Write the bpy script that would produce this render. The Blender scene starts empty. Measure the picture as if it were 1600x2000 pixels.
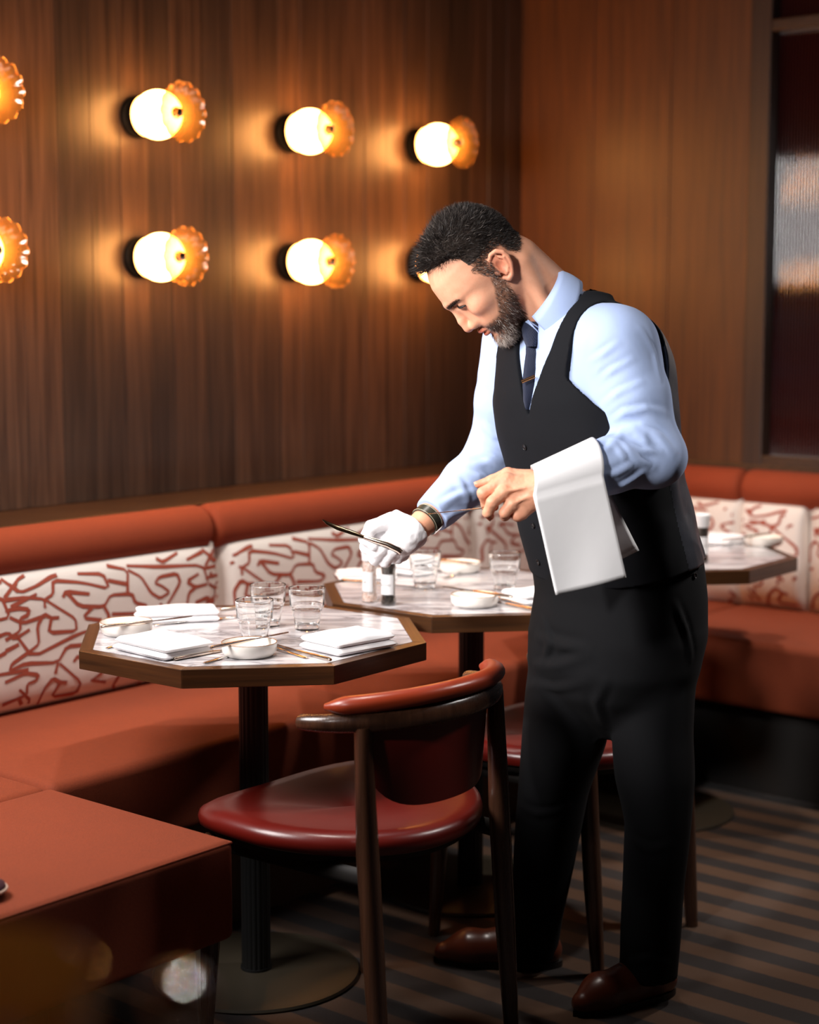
import bpy, bmesh, math, random
import numpy as np
from mathutils import Vector, Matrix, noise as mnoise

S = bpy.context.scene
COL = S.collection
PI = math.pi
random.seed(7)

# ---------------------------------------------------------------- camera
CAM_Z = 1.43
FPX = 3300.0                      # focal length in pixels of the 2000 px tall frame
PITCH = math.radians(6.8)
cd = bpy.data.cameras.new('camera')
cam = bpy.data.objects.new('camera', cd)
COL.objects.link(cam)
cam.location = (0, 0, CAM_Z)
cam.rotation_euler = (PI/2 - PITCH, 0, 0)
cd.sensor_fit = 'VERTICAL'
cd.sensor_height = 36.0
cd.lens = 36.0*FPX/2000.0
cd.clip_start = 0.05
cd.clip_end = 60
cd.dof.use_dof = True
cd.dof.focus_distance = 3.30
cd.dof.aperture_fstop = 2.2
S.camera = cam

# ---------------------------------------------------------------- world, light, exposure
S.view_settings.view_transform = 'Standard'
S.view_settings.look = 'None'
S.view_settings.exposure = 0.0
S.view_settings.gamma = 1.0
S.view_settings.use_curve_mapping = False
w = bpy.data.worlds.new('world')
S.world = w
w.use_nodes = True
w.node_tree.nodes['Background'].inputs[0].default_value = (0.9, 0.8, 0.75, 1)
w.node_tree.nodes['Background'].inputs[1].default_value = 0.02

def area_light(name, loc, target, size, power, color=(1, 1, 1), spread=180, sy=None):
    d = bpy.data.lights.new(name, 'AREA')
    d.shape = 'RECTANGLE'
    d.size = size
    d.size_y = sy or size
    d.energy = power
    d.color = color
    d.spread = math.radians(spread)
    o = bpy.data.objects.new(name, d)
    COL.objects.link(o)
    o.location = loc
    o.rotation_euler = (Vector(target) - Vector(loc)).to_track_quat('-Z', 'Y').to_euler()
    return o
# the photographer's softbox, high on the left, and a weaker one behind the waiter on the right
area_light('softbox_key', (-1.30, 2.80, 1.90), (-0.1, 3.45, 1.05), 0.75, 34, (1.0, 0.965, 0.95), 150)
area_light('softbox_rim', (2.0, 3.75, 2.3), (0.66, 3.42, 1.15), 0.35, 1.6, (1.0, 0.96, 0.93), 38)
def spot(name, loc, target, power, cone, blend, soft, color):
    d = bpy.data.lights.new(name, 'SPOT')
    d.energy = power; d.spot_size = math.radians(cone); d.spot_blend = blend; d.shadow_soft_size = soft; d.color = color
    o = bpy.data.objects.new(name, d); COL.objects.link(o)
    o.location = loc; o.rotation_euler = (Vector(target)-Vector(loc)).to_track_quat('-Z', 'Y').to_euler()
# snooted lamp beside the camera, on his upper body only
spot('snoot_front', (-1.35, 1.15, 2.2), (0.25, 3.3, 1.15), 380, 25, 0.5, 0.16, (1.0, 0.97, 0.95))
spot('added_glint_spot', (0.30, 1.35, 2.93), (-0.12, 0.72, 1.05), 70, 20, 0.5, 0.05, (1.0, 0.93, 0.86))  # added spot, makes the stopper glint and the amber glasses glow
# ceiling downlights over the row of tables
for _a, _b, _p in ((1.75, 2.5, 15), (2.55, 2.40, 80), (3.35, 2.38, 90), (4.15, 2.30, 95), (4.1, 1.35, 140)):
    _x, _y = (_a*math.cos(math.radians(50))-_b*math.sin(math.radians(50)), _a*math.sin(math.radians(50))+_b*math.cos(math.radians(50)))
    spot('ceiling_downlight', (_x, _y, 2.93), (_x-0.25, _y+0.22, 0.6), _p, 62, 0.7, 0.06, (1.0, 0.93, 0.86))

# ---------------------------------------------------------------- frames of the room
ANG = math.radians(50)            # the long wall runs at 50 degrees to the picture plane
E1 = np.array([math.cos(ANG), math.sin(ANG)])
E2 = np.array([-math.sin(ANG), math.cos(ANG)])
def ab(a, b, z=0.0):
    "room coordinates (along the long wall, towards the long wall) -> world"
    return Vector((a*E1[0] + b*E2[0], a*E1[1] + b*E2[1], z))
_fw = np.array([0, math.cos(PITCH), -math.sin(PITCH)])
_up = np.array([0, math.sin(PITCH), math.cos(PITCH)])
def _ray(x, y):
    return _fw + np.array([(x-800)/FPX, 0, 0]) + (1000-y)/FPX*_up
def on_z(x, y, z):
    "spot on a level surface at height z"
    d = _ray(x, y)
    return np.array([0, 0, CAM_Z]) + d*(z-CAM_Z)/d[2]
def at_y(x, y, Y):
    "spot at distance Y from the camera's plane"
    d = _ray(x, y)
    return np.array([0, 0, CAM_Z]) + d*Y/d[1]

# ---------------------------------------------------------------- mesh helpers
def link(name, me, mat=None, parent=None, smooth=False, auto=None):
    o = bpy.data.objects.new(name, me)
    COL.objects.link(o)
    if mat is not None:
        for m in (mat if isinstance(mat, (list, tuple)) else [mat]):
            me.materials.append(m)
    if parent is not None:
        o.parent = parent
    if smooth:
        me.polygons.foreach_set('use_smooth', [True]*len(me.polygons))
        if auto:
            me.set_sharp_from_angle(angle=math.radians(auto))
    return o
def tag(o, label=None, cat=None, group=None, kind=None):
    if label: o['label'] = label
    if cat: o['category'] = cat
    if group: o['group'] = group
    if kind: o['kind'] = kind
    return o
def thing(name, label, cat, loc=(0, 0, 0), rz=0, group=None):
    o = bpy.data.objects.new(name, None)
    COL.objects.link(o)
    o.empty_display_size = 0.1
    o.location = loc
    o.rotation_euler = (0, 0, rz)
    return tag(o, label, cat, group)
def kids(o):
    return [c for c in o.children]
def dup(root, loc, rz, label=None, group=None):
    "a copy of a thing with its parts and sub-parts, sharing mesh data"
    r = root.copy(); COL.objects.link(r)
    r.location = loc; r.rotation_euler = (0, 0, rz)
    tag(r, label, None, group)
    for ch in list(root.children):
        c = ch.copy(); COL.objects.link(c); c.parent = r
        for g in list(ch.children):
            d = g.copy(); COL.objects.link(d); d.parent = c
    return r

class MB:
    "collects shapes; build() links them as ONE mesh object"
    def __init__(s): s.v = []; s.f = []; s.m = []; s.mi = 0
    def add(s, vs, fs):
        o = len(s.v)
        s.v += [tuple(float(c) for c in p) for p in vs]
        s.f += [tuple(i+o for i in f) for f in fs]
        s.m += [s.mi]*len(fs)
        return s
    def prism(s, pts, z0, z1):
        n = len(pts)
        s.add([(p[0], p[1], z0) for p in pts] + [(p[0], p[1], z1) for p in pts],
              [tuple(range(n-1, -1, -1)), tuple(range(n, 2*n))] + [(i, (i+1) % n, n+(i+1) % n, n+i) for i in range(n)])
        return s
    def box(s, c, d):
        x, y, z = c; a, b, h = d[0]/2, d[1]/2, d[2]/2
        return s.prism([(x-a, y-b), (x+a, y-b), (x+a, y+b), (x-a, y+b)], z-h, z+h)
    def lathe(s, prof, n=32, c=(0, 0), cap0=True, cap1=True, fn=None):
        "prof: list of (r, z)"
        vs = []
        for k, (r, z) in enumerate(prof):
            for i in range(n):
                t = 2*PI*i/n
                q = r*(fn(t, k) if fn else 1)
                vs.append((c[0]+q*math.cos(t), c[1]+q*math.sin(t), z))
        fs = []
        for k in range(len(prof)-1):
            for i in range(n):
                j = (i+1) % n
                fs.append((k*n+i, k*n+j, (k+1)*n+j, (k+1)*n+i))
        if cap0: fs.append(tuple(range(n-1, -1, -1)))
        if cap1: fs.append(tuple((len(prof)-1)*n+i for i in range(n)))
        return s.add(vs, fs)
    def tube(s, pts, rad, n=10, cap=True, up=(0, 0, 1), flat=None):
        "tube along points; rad a number or list; flat = (wide, thin) scale list of the section"
        P = [Vector(p) for p in pts]
        R = rad if isinstance(rad, (list, tuple)) else [rad]*len(P)
        vs = []; prev = None
        for k, p in enumerate(P):
            a = P[max(k-1, 0)]; b = P[min(k+1, len(P)-1)]
            t = (b-a).normalized()
            if prev is None:
                u = Vector(up)
                if abs(u.dot(t)) > 0.95: u = Vector((1, 0, 0))
            else: u = prev
            u = (u - t*u.dot(t)).normalized(); prev = u
            w_ = t.cross(u)
            r = R[k]
            ru, rw = (r, r) if not isinstance(r, (tuple, list)) else r
            for i in range(n):
                q = 2*PI*i/n
                vs.append(p + u*(ru*math.cos(q)) + w_*(rw*math.sin(q)))
        fs = []
        for k in range(len(P)-1):
            for i in range(n):
                j = (i+1) % n
                fs.append((k*n+i, k*n+j, (k+1)*n+j, (k+1)*n+i))
        if cap:
            fs.append(tuple(range(n-1, -1, -1)))
            fs.append(tuple((len(P)-1)*n+i for i in range(n)))
        return s.add(vs, fs)
    def grid(s, fn, nu, nv, closed_u=False):
        vs = [fn(i/(nu if closed_u else nu-1), j/(nv-1)) for j in range(nv) for i in range(nu)]
        fs = []
        for j in range(nv-1):
            for i in range(nu if closed_u else nu-1):
                k = (i+1) % nu
                fs.append((j*nu+i, j*nu+k, (j+1)*nu+k, (j+1)*nu+i))
        return s.add(vs, fs)
    def bm(s, b):
        b.verts.ensure_lookup_table()
        b.verts.index_update()
        s.add([v.co[:] for v in b.verts], [[v.index for v in f.verts] for f in b.faces]); b.free()
        return s
    def rbox(s, c, d, r, seg=3, puff=0.0, rot=None):
        "box with rounded edges"
        b = bmesh.new()
        bmesh.ops.create_cube(b, size=1.0)
        bmesh.ops.scale(b, vec=d, verts=b.verts)
        bmesh.ops.bevel(b, geom=b.edges[:], offset=r, segments=seg, profile=0.5, affect='EDGES')
        if rot: bmesh.ops.transform(b, matrix=rot, verts=b.verts)
        bmesh.ops.translate(b, vec=c, verts=b.verts)
        return s.bm(b)
    def build(s, name, mat=None, parent=None, smooth=False, auto=None, bevel=None):
        me = bpy.data.meshes.new(name)
        me.from_pydata(s.v, [], s.f)
        o = link(name, me, mat, parent)
        if any(s.m): me.polygons.foreach_set('material_index', s.m)
        bb = bmesh.new(); bb.from_mesh(me)
        bmesh.ops.recalc_face_normals(bb, faces=bb.faces[:]); bb.to_mesh(me); bb.free()
        if smooth:
            me.polygons.foreach_set('use_smooth', [True]*len(me.polygons))
            if auto: me.set_sharp_from_angle(angle=math.radians(auto))
        if bevel:
            m = o.modifiers.new('bevel', 'BEVEL'); m.width = bevel; m.segments = 2; m.limit_method = 'ANGLE'
        me.update()
        return o

# ---------------------------------------------------------------- materials
def lin(r, g, b):
    f = lambda c: (c/255/12.92) if c <= 10.3 else ((c/255+0.055)/1.055)**2.4
    return (f(r), f(g), f(b), 1)
class NT:
    "small wrapper to write node trees"
    def __init__(s, name):
        s.mat = bpy.data.materials.new(name); s.mat.use_nodes = True
        s.t = s.mat.node_tree; s.N = s.t.nodes; s.L = s.t.links
        s.b = s.N['Principled BSDF']; s.out = s.N['Material Output']
    def n(s, typ, **kw):
        k = s.N.new(typ)
        for a, v in kw.items():
            if a == 'inp':
                for i, x in v.items():
                    if hasattr(x, 'is_output') or isinstance(x, bpy.types.NodeSocket): s.L.new(x, k.inputs[i])
                    else: k.inputs[i].default_value = x
            else: setattr(k, a, v)
        return k
    def math(s, op, a, b=0.0, c=0.0):
        return s.n('ShaderNodeMath', operation=op, inp={0: a, 1: b, 2: c}).outputs[0]
    def ramp(s, fac, stops):
        r = s.n('ShaderNodeValToRGB', inp={0: fac}); cr = r.color_ramp
        while len(cr.elements) < len(stops): cr.elements.new(0.5)
        for e, (p, c) in zip(cr.elements, stops): e.position = p; e.color = c
        return r.outputs[0]
    def mix(s, fac, a, b, mode='MIX'):
        k = s.n('ShaderNodeMix', data_type='RGBA', blend_type=mode)
        for i, x in ((0, fac), (6, a), (7, b)):
            if isinstance(x, bpy.types.NodeSocket): s.L.new(x, k.inputs[i])
            else: k.inputs[i].default_value = x
        return k.outputs[2]
    def coord(s, scale=(1, 1, 1), out='Object', loc=(0, 0, 0), rot=(0, 0, 0), rnd=False):
        c = s.n('ShaderNodeTexCoord').outputs[out]
        if rnd:
            oi = s.n('ShaderNodeObjectInfo').outputs['Random']
            sh = s.n('ShaderNodeVectorMath', operation='SCALE', inp={0: (37.0, 19.0, 53.0)}); s.L.new(oi, sh.inputs[3])
            c = s.n('ShaderNodeVectorMath', operation='ADD', inp={0: c, 1: sh.outputs[0]}).outputs[0]
        return s.n('ShaderNodeMapping', inp={0: c, 1: loc, 2: rot, 3: scale}).outputs[0]
    def noise(s, vec, scale=5, detail=4, rough=0.5, dist=0.0):
        return s.n('ShaderNodeTexNoise', inp={'Vector': vec, 'Scale': scale, 'Detail': detail, 'Roughness': rough, 'Distortion': dist}).outputs[0]
    def bump(s, h, strength=0.2, dist=0.01):
        k = s.n('ShaderNodeBump', inp={'Height': h, 'Strength': strength, 'Distance': dist}).outputs[0]
        s.L.new(k, s.b.inputs['Normal']); return k
    def set(s, **kw):
        for a, v in kw.items():
            i = {'color': 'Base Color', 'rough': 'Roughness', 'metal': 'Metallic', 'spec': 'Specular IOR Level', 'coat': 'Coat Weight',
                 'coat_r': 'Coat Roughness', 'trans': 'Transmission Weight', 'ior': 'IOR', 'alpha': 'Alpha', 'sheen': 'Sheen Weight',
                 'sss': 'Subsurface Weight', 'em': 'Emission Color', 'es': 'Emission Strength', 'aniso': 'Anisotropic', 'sheen_r': 'Sheen Roughness',
                 'sheen_c': 'Sheen Tint'}[a]
            if isinstance(v, bpy.types.NodeSocket): s.L.new(v, s.b.inputs[i])
            else: s.b.inputs[i].default_value = v
        return s
def plain(name, c, rough=0.5, **kw):
    n = NT(name); n.set(color=c, rough=rough, **kw); return n.mat
def wood(name, c0, c1, rough=0.4, rnd=True, axis=2, tone=0.35, coat=0.0, sc=1.0, coat_r=0.2):
    n = NT(name)
    v = [24*sc, 24*sc, 24*sc]; v[axis] = 0.9*sc
    g = n.noise(n.coord(tuple(v), rnd=rnd), 2.2, 6, 0.6, 0.4)
    v2 = [90*sc, 90*sc, 90*sc]; v2[axis] = 1.6*sc
    f = n.noise(n.coord(tuple(v2), rnd=rnd), 2.5, 3, 0.6)
    c = n.ramp(g, [(0.28, c0), (0.72, c1)])
    c = n.mix(n.math('MULTIPLY', f, 0.45), c, (c0[0]*0.5, c0[1]*0.5, c0[2]*0.5, 1))
    if rnd and tone:
        r = n.n('ShaderNodeObjectInfo').outputs['Random']
        c = n.mix(1.0, c, n.ramp(r, [(0, (1-tone, 1-tone*0.85, 1-tone*0.7, 1)), (1, (1+tone, 1+tone*0.8, 1+tone*0.6, 1))]), 'MULTIPLY')
    n.set(color=c, rough=n.math('ADD', n.math('MULTIPLY', f, 0.18), rough-0.09), coat=coat, coat_r=coat_r)
    n.bump(n.math('ADD', f, n.math('MULTIPLY', g, 0.4)), 0.12, 0.002)
    return n.mat
M = {}
M['wall_wood'] = wood('walnut wall planks', lin(64, 47, 40), lin(126, 94, 74), 0.42, coat=0.2, coat_r=0.35, tone=0.45)
M['wall_wood_right'] = wood('brown wall panels', lin(70, 40, 18), lin(110, 64, 28), 0.42, tone=0.10)
M['trim'] = wood('dark wood trim', lin(52, 34, 20), lin(84, 54, 32), 0.38, rnd=False, axis=0)
M['trim_v'] = wood('dark upright trim', lin(48, 30, 20), lin(76, 50, 34), 0.4, rnd=False)
M['rim'] = wood('walnut table rim', lin(50, 30, 16), lin(94, 57, 30), 0.33, axis=0, tone=0.08, coat=0.2)
M['chair_wood'] = wood('walnut chair frame', lin(56, 34, 24), lin(94, 60, 42), 0.28, axis=2, rnd=False, coat=0.4)
M['black'] = plain('black painted metal', lin(20, 20, 20), 0.42)
M['lamp_black'] = plain('matt black lamp plate', (0.004, 0.004, 0.004, 1), 0.6, spec=0.15)
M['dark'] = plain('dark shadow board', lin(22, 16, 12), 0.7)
M['bronze'] = plain('brown bronze base', lin(62, 54, 42), 0.5, metal=0.3)
def fabric(name, c, scale=900, rough=0.85, sheen=0.35, vary=0.12):
    n = NT(name)
    v = n.coord()
    a = n.noise(v, scale, 2, 0.6); b = n.noise(v, 14, 3, 0.5)
    k = n.mix(n.math('MULTIPLY', a, 0.5), c, tuple(x*0.62 for x in c[:3])+(1,))
    f_ = n.noise(v, scale*0.35, 3, 0.7)
    k = n.mix(n.math('MULTIPLY', n.math('SUBTRACT', f_, 0.35), 0.9), k, tuple(x*0.45 for x in c[:3])+(1,)) if sheen and vary > 0.1 else k
    k = n.mix(n.math('MULTIPLY', b, vary*2), k, tuple(min(1, x*1.35) for x in c[:3])+(1,))
    n.set(color=k, rough=rough, sheen=sheen, sheen_c=tuple(min(1, x*1.3+0.05) for x in c[:3])+(1,))
    n.bump(a, 0.35, 0.002)
    return n.mat
M['rust'] = fabric('rust bench felt', lin(136, 54, 18), 420, sheen=0.01)
M['rust2'] = fabric('rust bolster cloth', lin(146, 56, 18), 700, sheen=0.01)
M['cream'] = fabric('cream cushion cloth', lin(242, 230, 220), 600, sheen=0.1, vary=0.05)
M['stroke'] = fabric('russet printed line', lin(170, 78, 56), 600, sheen=0.05, vary=0.15)
def leather(name, c):
    n = NT(name); v = n.coord()
    k = n.n('ShaderNodeTexVoronoi', inp={'Vector': v, 'Scale': 420.0}).outputs[0]
    b = n.noise(v, 7, 4, 0.55)
    n.set(color=n.mix(b, tuple(x*0.75 for x in c[:3])+(1,), c), rough=n.math('ADD', n.math('MULTIPLY', b, 0.2), 0.24), coat=0.25, coat_r=0.25)
    n.bump(k, 0.06, 0.001); return n.mat
M['leather'] = leather('oxblood leather', lin(110, 22, 14))
M['leather_lit'] = leather('lit oxblood leather', lin(160, 58, 30))  # lighter copy of the red leather, the orange highlight put into its colour
def marble():
    n = NT('white marble'); v = n.coord((1.4, 5.5, 3), rot=(0, 0, 0.5))
    a = n.noise(v, 2.2, 8, 0.62, 0.9); b = n.noise(n.coord((1, 1, 1)), 5, 5, 0.6)
    vein = n.ramp(n.math('ABSOLUTE', n.math('SUBTRACT', a, 0.5)), [(0.0, lin(140, 136, 140)), (0.05, lin(206, 202, 205)), (0.18, lin(232, 230, 231))])
    n.set(color=n.mix(n.math('MULTIPLY', b, 0.25), vein, lin(200, 196, 200)), rough=0.2, coat=0.3, coat_r=0.08)
    return n.mat
M['marble'] = marble()
M['steel'] = plain('polished steel', lin(206, 202, 200), 0.16, metal=1.0)
M['bronze_cutlery'] = plain('copper toned steel', lin(206, 190, 176), 0.2, metal=1.0)
M['porcelain'] = plain('cream glazed stoneware', lin(244, 238, 230), 0.22, coat=0.4)
M['gold_rim'] = plain('brown glazed rim', lin(150, 96, 48), 0.3)
def linen(name='white napkin linen'):
    n = NT(name); v = n.coord()
    a = n.noise(v, 900, 1, 0.5); b = n.noise(v, 9, 4, 0.55)
    n.set(color=lin(244, 242, 243), rough=0.9, sheen=0.15)
    n.bump(n.math('ADD', n.math('MULTIPLY', a, 0.1), b), 0.22, 0.006); return n.mat
M['linen'] = linen()
def glass(name, c=(1, 1, 1, 1), rough=0.0, ior=1.45):
    n = NT(name)
    g = n.n('ShaderNodeBsdfGlass', inp={'Color': c, 'Roughness': rough, 'IOR': ior})
    n.L.new(g.outputs[0], n.out.inputs[0]); return n.mat
def thin_glass(name, tint, gloss=0.12, rough=0.04, body=0.0, body_c=(1, 1, 1, 1), edge=None):
    "clear thin-walled glass: see-through with a fresnel sheen, optionally a milky body"
    n = NT(name)
    if edge:
        l2 = n.n('ShaderNodeLayerWeight', inp={0: 0.45})
        tint = n.mix(l2.outputs['Facing'], tint, edge)
    tr = n.n('ShaderNodeBsdfTransparent', inp={0: tint}).outputs[0]
    gl = n.n('ShaderNodeBsdfGlossy', inp={'Color': (1, 1, 1, 1), 'Roughness': rough}).outputs[0]
    lw = n.n('ShaderNodeLayerWeight', inp={0: 0.35})
    f = n.math('ADD', n.math('MULTIPLY', lw.outputs['Facing'], 0.5), gloss)
    if body:
        tl = n.n('ShaderNodeBsdfTranslucent', inp={0: body_c}).outputs[0]
        tr = n.n('ShaderNodeMixShader', inp={0: body, 1: tr, 2: tl}).outputs[0]
    n.L.new(n.n('ShaderNodeMixShader', inp={0: f, 1: tr, 2: gl}).outputs[0], n.out.inputs[0])
    return n.mat
M['glass'] = glass('clear tumbler glass', (0.985, 0.99, 0.99, 1))
M['amber'] = thin_glass('amber pressed glass', (1.0, 0.94, 0.82, 1), 0.08, 0.12, 0.10, (1.0, 0.66, 0.25, 1), (1.0, 0.70, 0.30, 1))
M['chrome'] = plain('chrome', (0.8, 0.8, 0.8, 1), 0.08, metal=1.0)
def bulb():
    n = NT('glowing opal globe'); n.set(color=(1, 0.9, 0.75, 1), rough=0.3, em=(1.0, 0.42, 0.11, 1), es=30.0); return n.mat
M['bulb'] = bulb()
# ================================================================ ROOM
WB = 3.672       # long wall (left) at this distance in room coordinate b
WA = 5.0         # short wall (right) at this distance in room coordinate a
A0, B0, CH = -2.6, -2.6, 3.0
Rz = Matrix.Rotation(ANG, 4, 'Z')

def structure(name, mb, mat, **kw):
    o = mb.build(name, mat, **kw); o['kind'] = 'structure'; return o
def slab(mb, a0, a1, b0, b1, z0, z1):
    return mb.prism([ab(a0, b0), ab(a1, b0), ab(a1, b1), ab(a0, b1)], z0, z1)

def carpet():
    n = NT('striped carpet')
    sep = n.n('ShaderNodeSeparateXYZ', inp={0: n.coord()})
    s_ = n.math('ADD', n.math('MULTIPLY', sep.outputs[0], float(E1[0])), n.math('MULTIPLY', sep.outputs[1], float(E1[1])))
    wob = n.noise(n.coord(), 60, 2, 0.6)
    s_ = n.math('ADD', s_, n.math('MULTIPLY', n.math('SUBTRACT', wob, 0.5), 0.008))
    ph = n.math('PINGPONG', n.math('MULTIPLY', s_, 1/0.062), 1.0)
    k = n.ramp(ph, [(0.46, (0, 0, 0, 1)), (0.56, (1, 1, 1, 1))])
    big = n.noise(n.coord(), 2.3, 3, 0.5); pile = n.noise(n.coord(), 700, 2, 0.6)
    light = n.mix(big, lin(92, 58, 31), lin(78, 52, 32))
    c = n.mix(k, light, lin(28, 15, 12))
    c = n.mix(n.math('MULTIPLY', pile, 0.5), c, (0.01, 0.007, 0.005, 1))
    n.set(color=c, rough=0.95, sheen=0.1); n.bump(pile, 0.5, 0.004)
    return n.mat
structure('floor', slab(MB(), A0, WA, B0, WB, -0.1, 0.0), carpet())
structure('ceiling', slab(MB(), A0, WA, B0, WB, CH, CH+0.1), plain('dark ceiling', lin(70, 52, 42), 0.8))
structure('wall_back', slab(MB(), A0-0.12, A0, B0-0.12, WB+0.12, 0, CH), plain('dark back wall', lin(60, 40, 28), 0.7))
structure('wall_front', slab(MB(), A0-0.12, WA+0.12, B0-0.12, B0, 0, CH), plain('dark front wall', lin(60, 40, 28), 0.7))

# long wall: backing plus walnut planks of slightly uneven width
wl = structure('wall_left', slab(MB(), A0-0.12, WA+0.12, WB+0.012, WB+0.12, 0, CH), M['dark'])
rnd = random.Random(11)
a = 1.9; planks = []
while a < WA:
    wd = rnd.choice((0.095, 0.105, 0.112, 0.12))
    planks.append((a, min(a+wd, WA))); a += wd
edges = {}
for (p, q) in planks:
    o = slab(MB(), p+0.0006, q-0.0006, WB-0.0035+rnd.uniform(-0.0012, 0.0012), WB+0.012, 0.905, CH).build('plank', M['wall_wood'], wl, bevel=0.001)
slab(MB(), A0, 1.9, WB-0.003, WB+0.012, 0.905, CH).build('panel', M['wall_wood'], wl)
slab(MB(), A0, WA, WB-0.003, WB+0.012, 0.0, 0.9).build('panel', M['wall_wood'], wl)

# short wall: brown veneer panels, then a wood frame holding the fluted glass
wr = structure('wall_right', slab(MB(), WA+0.06, WA+0.18, B0-0.12, WB+0.12, 0, CH), M['dark'])
cuts = [WB, 3.36, 3.05, 2.745]
for b1, b0 in zip(cuts[:-1], cuts[1:]):
    slab(MB(), WA, WA+0.06, b0+0.001, b1-0.001, 0.0, CH).build('panel', M['wall_wood_right'], wr, bevel=0.001)
slab(MB(), WA, WA+0.06, B0, 0.4, 0.0, CH).build('panel', M['wall_wood_right'], wr)
slab(MB(), WA, WA+0.06, 0.4, 2.745, 0.0, 0.90).build('panel', M['wall_wood_right'], wr)
# window of dark fluted glass
win = slab(MB(), WA+0.045, WA+0.06, 0.4, 2.69, 0.90, CH).build('window_1', plain('burgundy backing', lin(46, 14, 14), 0.4))
win['kind'] = 'structure'
for (b0, b1, z0, z1, nm) in ((2.672, 2.745, 0.90, CH, 'upright'), (0.4, 2.672, 0.90, 0.957, 'bottom_rail'), (0.4, 2.672, 2.315, 2.352, 'crossbar'), (1.2, 1.26, 0.957, 2.315, 'upright')):
    f = MB(); slab(f, WA-0.018, WA+0.045, b0, b1, z0, z1)
    f.build(nm, M['trim_v'] if nm == 'upright' else M['trim'], win, bevel=0.004)
fl = MB()
flute = NT('dark fluted glass'); flute.set(color=lin(50, 15, 15), rough=0.05, coat=1.0, coat_r=0.05, ior=2.8)
def flutes(b0, b1, z0, z1):
    n = int((b1-b0)/0.0105); st = (b1-b0)/n
    vs = []; fs = []
    for i in range(n):
        for k in range(6):
            t = k/6.0
            d = 0.0042*math.sin(PI*t)
            p = ab(WA+0.036-d, b0+(i+t)*st)
            vs += [(p.x, p.y, z0), (p.x, p.y, z1)]
    m = len(vs)//2
    fs = [(2*i, 2*i+2, 2*i+3, 2*i+1) for i in range(m-1)]
    fl.add(vs, fs)
flutes(1.26, 2.672, 0.957, 2.315); flutes(0.4, 1.2, 0.957, 2.315); flutes(0.4, 2.672, 2.352, CH)
o = fl.build('fluted_glass', flute.mat, win, smooth=True, auto=60)

# shelf between the bolster and the long wall, trim along the short wall
structure('trim_1', slab(MB(), A0, WA-0.13, 3.40, WB-0.006, 0.86, 0.905), M['trim'], bevel=0.004)
structure('trim_2', slab(MB(), WA-0.026, WA-0.001, 0.0, WB-0.01, 0.86, 0.925), M['trim'], bevel=0.004)

# ================================================================ BANQUETTE
SZ = 0.472
bq = thing('banquette', 'long rust banquette under the globe lamps, with red-lined cream back cushions', 'banquette', ab(3.0, 3.0, 0))
bs = thing('banquette', 'short rust banquette below the brown panels at the right, behind the waiter', 'banquette', ab(4.7, 1.4, 0))
def wpart(mb, name, mat, par, **kw):
    "build a part from world coordinates under a thing that sits elsewhere"
    o = mb.build(name, mat, par, **kw)
    o.matrix_parent_inverse = (Matrix.Translation(par.location) @ par.rotation_euler.to_matrix().to_4x4()).inverted()
    return o
def rb(a0, a1, b0, b1, z0, z1, r, seg=3):
    m = MB()
    return m.rbox(ab((a0+a1)/2, (b0+b1)/2, (z0+z1)/2), (a1-a0, b1-b0, z1-z0), r, seg, rot=Rz)
SF_B, BK_B = 2.70, 3.262      # seat front / cushion face on the long wall
SF_A, BK_A = 4.35, 4.885      # the same on the short wall
# plinths, seats
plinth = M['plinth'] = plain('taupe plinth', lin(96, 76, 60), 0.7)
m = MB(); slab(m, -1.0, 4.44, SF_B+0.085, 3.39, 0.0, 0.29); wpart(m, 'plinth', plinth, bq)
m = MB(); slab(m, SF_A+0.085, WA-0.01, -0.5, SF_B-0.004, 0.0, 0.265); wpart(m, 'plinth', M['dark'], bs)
for (a0, a1) in ((-1.0, 2.085), (2.089, 3.095), (3.099, SF_A-0.002)):
    wpart(rb(a0, a1, SF_B, 3.40, 0.29, SZ, 0.024, 4), 'seat', M['rust'], bq, smooth=True, auto=40)
for (b0, b1) in ((-0.5, 1.35), (1.354, SF_B-0.002)):
    wpart(rb(SF_A, WA-0.012, b0, b1, 0.268, SZ, 0.024, 4), 'seat', M['rust'], bs, smooth=True, auto=40)
wpart(rb(SF_A+0.002, WA-0.012, SF_B, 3.40, 0.268, SZ, 0.024, 4), 'seat', M['rust'], bq, smooth=True, auto=40)

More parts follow.
